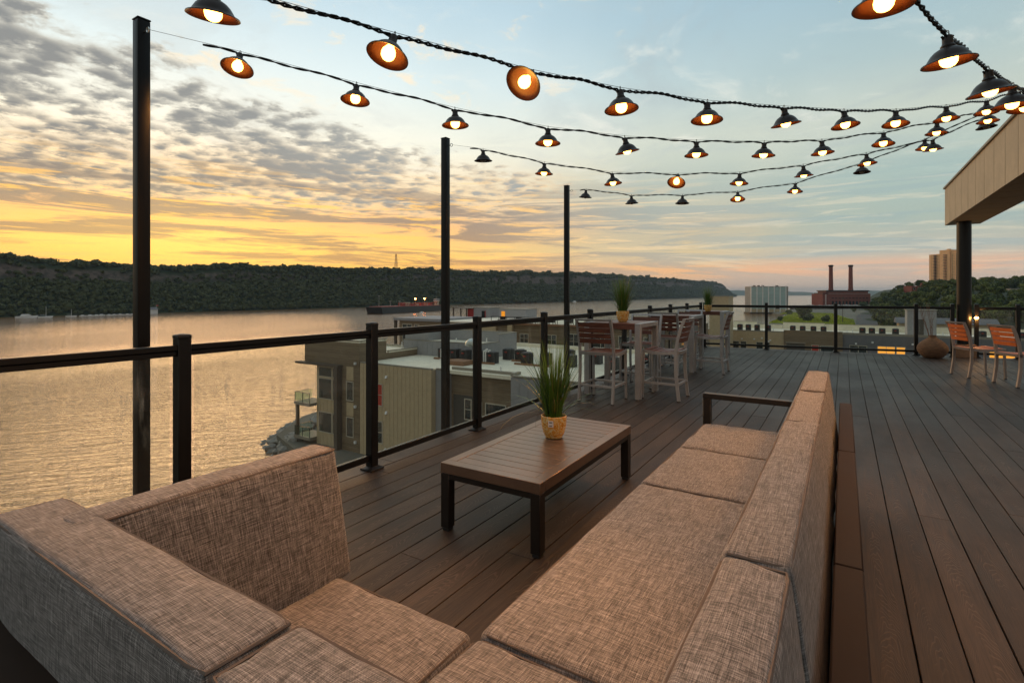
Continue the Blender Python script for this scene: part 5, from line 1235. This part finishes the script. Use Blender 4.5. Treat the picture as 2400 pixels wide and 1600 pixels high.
TU = thing('tug_boat', 'tug with tall white wheelhouse pushing the barge', 'boat', (-367.5+math.cos(math.atan2(108.7, -20.5))*60, 386+math.sin(math.atan2(108.7, -20.5))*60, WZ), math.atan2(108.7, -20.5))
part('hull', MB().hexa([(-9, -4, -1), (9, -2.5, -1), (9, 2.5, -1), (-9, 4, -1), (-9, -4.4, 3), (10.5, -3, 2.4), (10.5, 3, 2.4), (-9, 4.4, 3)]), M['hull'], TU); part('deckhouse', MB().box(-8, 3, -3, 3, 3.01, 5.4), M['shipdeck'], TU); part('tower', MB().box(-7, -2.4, -1.8, 1.8, 5.41, 10.2), M['cream'], TU); part('wheelhouse', MB().box(-7.6, -1.8, -2.2, 2.2, 10.21, 12.3), M['boat'], TU); part('wheelhouse_window', MB().box(-7.62, -1.78, -2.22, 2.22, 11.0, 11.7), M['darkwin'], TU); part('mast', MB().lathe([(.15, 12.31), (.1, 15)], 6, (-4.5, 0, 0)), M['concrete'], TU)
def boat(label, loc, rz, L, mast=0., cabin=True):
    t = thing('moored_boat', label, 'boat', loc, rz, 'boats moored along the far shore')
    part('hull', MB().hexa([(-L/2, -L*.13, -.2), (L/2*.8, -L*.05, -.2), (L/2*.8, L*.05, -.2), (-L/2, L*.13, -.2), (-L/2, -L*.15, L*.10), (L/2, -L*.02, L*.13), (L/2, L*.02, L*.13), (-L/2, L*.15, L*.10)]), M['boat'], t)
    if cabin: part('cabin', MB().hexa([(-L*.3, -L*.1, L*.105), (L*.2, -L*.08, L*.12), (L*.2, L*.08, L*.12), (-L*.3, L*.1, L*.105), (-L*.22, -L*.08, L*.22), (L*.05, -L*.06, L*.22), (L*.05, L*.06, L*.22), (-L*.22, L*.08, L*.22)]), M['boat'], t)
    if mast: part('mast', MB().lathe([(.13, L*.1), (.09, mast)], 6), M['boat'], t); part('boom', MB().bar((0, 0, L*.25), (-L*.4, 0, L*.25), .15, .15), M['boat'], t)
boat('large white motor yacht at the far shore, left edge', (-520.5, 137, WZ), R(88), 13.); boat('sailboat with tall mast, moored right of the motor yacht', (-515, 146.5, WZ), R(95), 9., 8.5, False); boat('smaller sailboat moored farther right along the far shore', (-518, 163, WZ), R(80), 7., 6., False)
for k in range(11): boat('small white boat, %s from left in the far marina row' % ORD[k], (-522+rr.uniform(-2, 1.5), 172+k*4.4, WZ), R(rr.uniform(70, 110)), rr.uniform(3.5, 5.5))
boat('little white boat beside the barge', (-337, 372, WZ), R(100), 6.); boat('tiny motor boat beside the farthest light pole', (-478, 1000, WZ), R(90), 14.)
sh = thing('boat_house', 'small pale boat house on the far shore with a flag', 'building', (-528, 224, WZ)); part('wall', MB().box(-3, 3, -4, 4, 0, 4), M['boat'], sh); part('roof', MB().hexa([(-3.4, -4.4, 4.01), (3.4, -4.4, 4.01), (3.4, 4.4, 4.01), (-3.4, 4.4, 4.01), (-.2, -4.4, 6), (.2, -4.4, 6), (.2, 4.4, 6), (-.2, 4.4, 6)]), M['dgrey'], sh); part('flag_pole', MB().lathe([(.1, 0), (.08, 8)], 6, (2, 3, 0)), M['boat'], sh); part('flag', MB().box(2, 2.05, 3.1, 4.8, 7, 8), M['red'], sh)
# ---- lattice mast on the ridge
lt = thing('lattice_mast', 'thin red lattice radio mast on the far ridge', 'mast', (-622, 624, hillz(-622, 624))); mb = MB(); Hm = 30.
for sx_ in (-1, 1):
    for sy_ in (-1, 1): mb.bar((sx_*2.2, sy_*2.2, 0), (sx_*.7, sy_*.7, Hm), .32, .32)
part('legs', mb, M['shipdeck'], lt); mb = MB()
for k in range(8):
    z0, z1 = Hm*k/8, Hm*(k+1)/8; w0, w1 = 2.2-1.5*k/8, 2.2-1.5*(k+1)/8
    for q in range(4):
        a = [(-1, -1), (1, -1), (1, 1), (-1, 1)][q]; b = [(-1, -1), (1, -1), (1, 1), (-1, 1)][(q+1) % 4]; mb.bar((a[0]*w0, a[1]*w0, z0), (b[0]*w1, b[1]*w1, z1), .2, .2); mb.bar((a[0]*w1, a[1]*w1, z1), (b[0]*w1, b[1]*w1, z1), .2, .2)
part('braces', mb, M['shipdeck'], lt); part('platform', MB().box(-1.6, 1.6, -1.6, 1.6, Hm*.55, Hm*.55+.5).box(-1.3, 1.3, -1.3, 1.3, Hm*.8, Hm*.8+.5), M['boat'], lt)

# ================================================================== river haze
HAZE = True
if HAZE:
    hm = bpy.data.materials.new('river_haze'); hm.use_nodes = True; g = G(hm.node_tree); g.n.remove(g.n['Principled BSDF'])
    v = g.node('ShaderNodeVolumePrincipled'); v.inputs['Color'].default_value = (.62, .80, .95, 1.); v.inputs['Density'].default_value = .000085; v.inputs['Anisotropy'].default_value = .0
    g.l.new(v.outputs[0], g.n['Material Output'].inputs['Volume'])
    hz = obj('haze', MB().box(-9100, 9100, -3100, 16100, WZ-4, 130).mesh('haze'), hm); hz['kind'] = 'stuff'; hz['label'] = 'thin bluish evening haze over the river'
S.cycles.volume_bounces = 0; S.cycles.max_bounces = 6; S.cycles.transparent_max_bounces = 16; S.cycles.caustics_reflective = False; S.cycles.caustics_refractive = False
S.cycles.use_denoising = True; S.cycles.sample_clamp_indirect = 8.
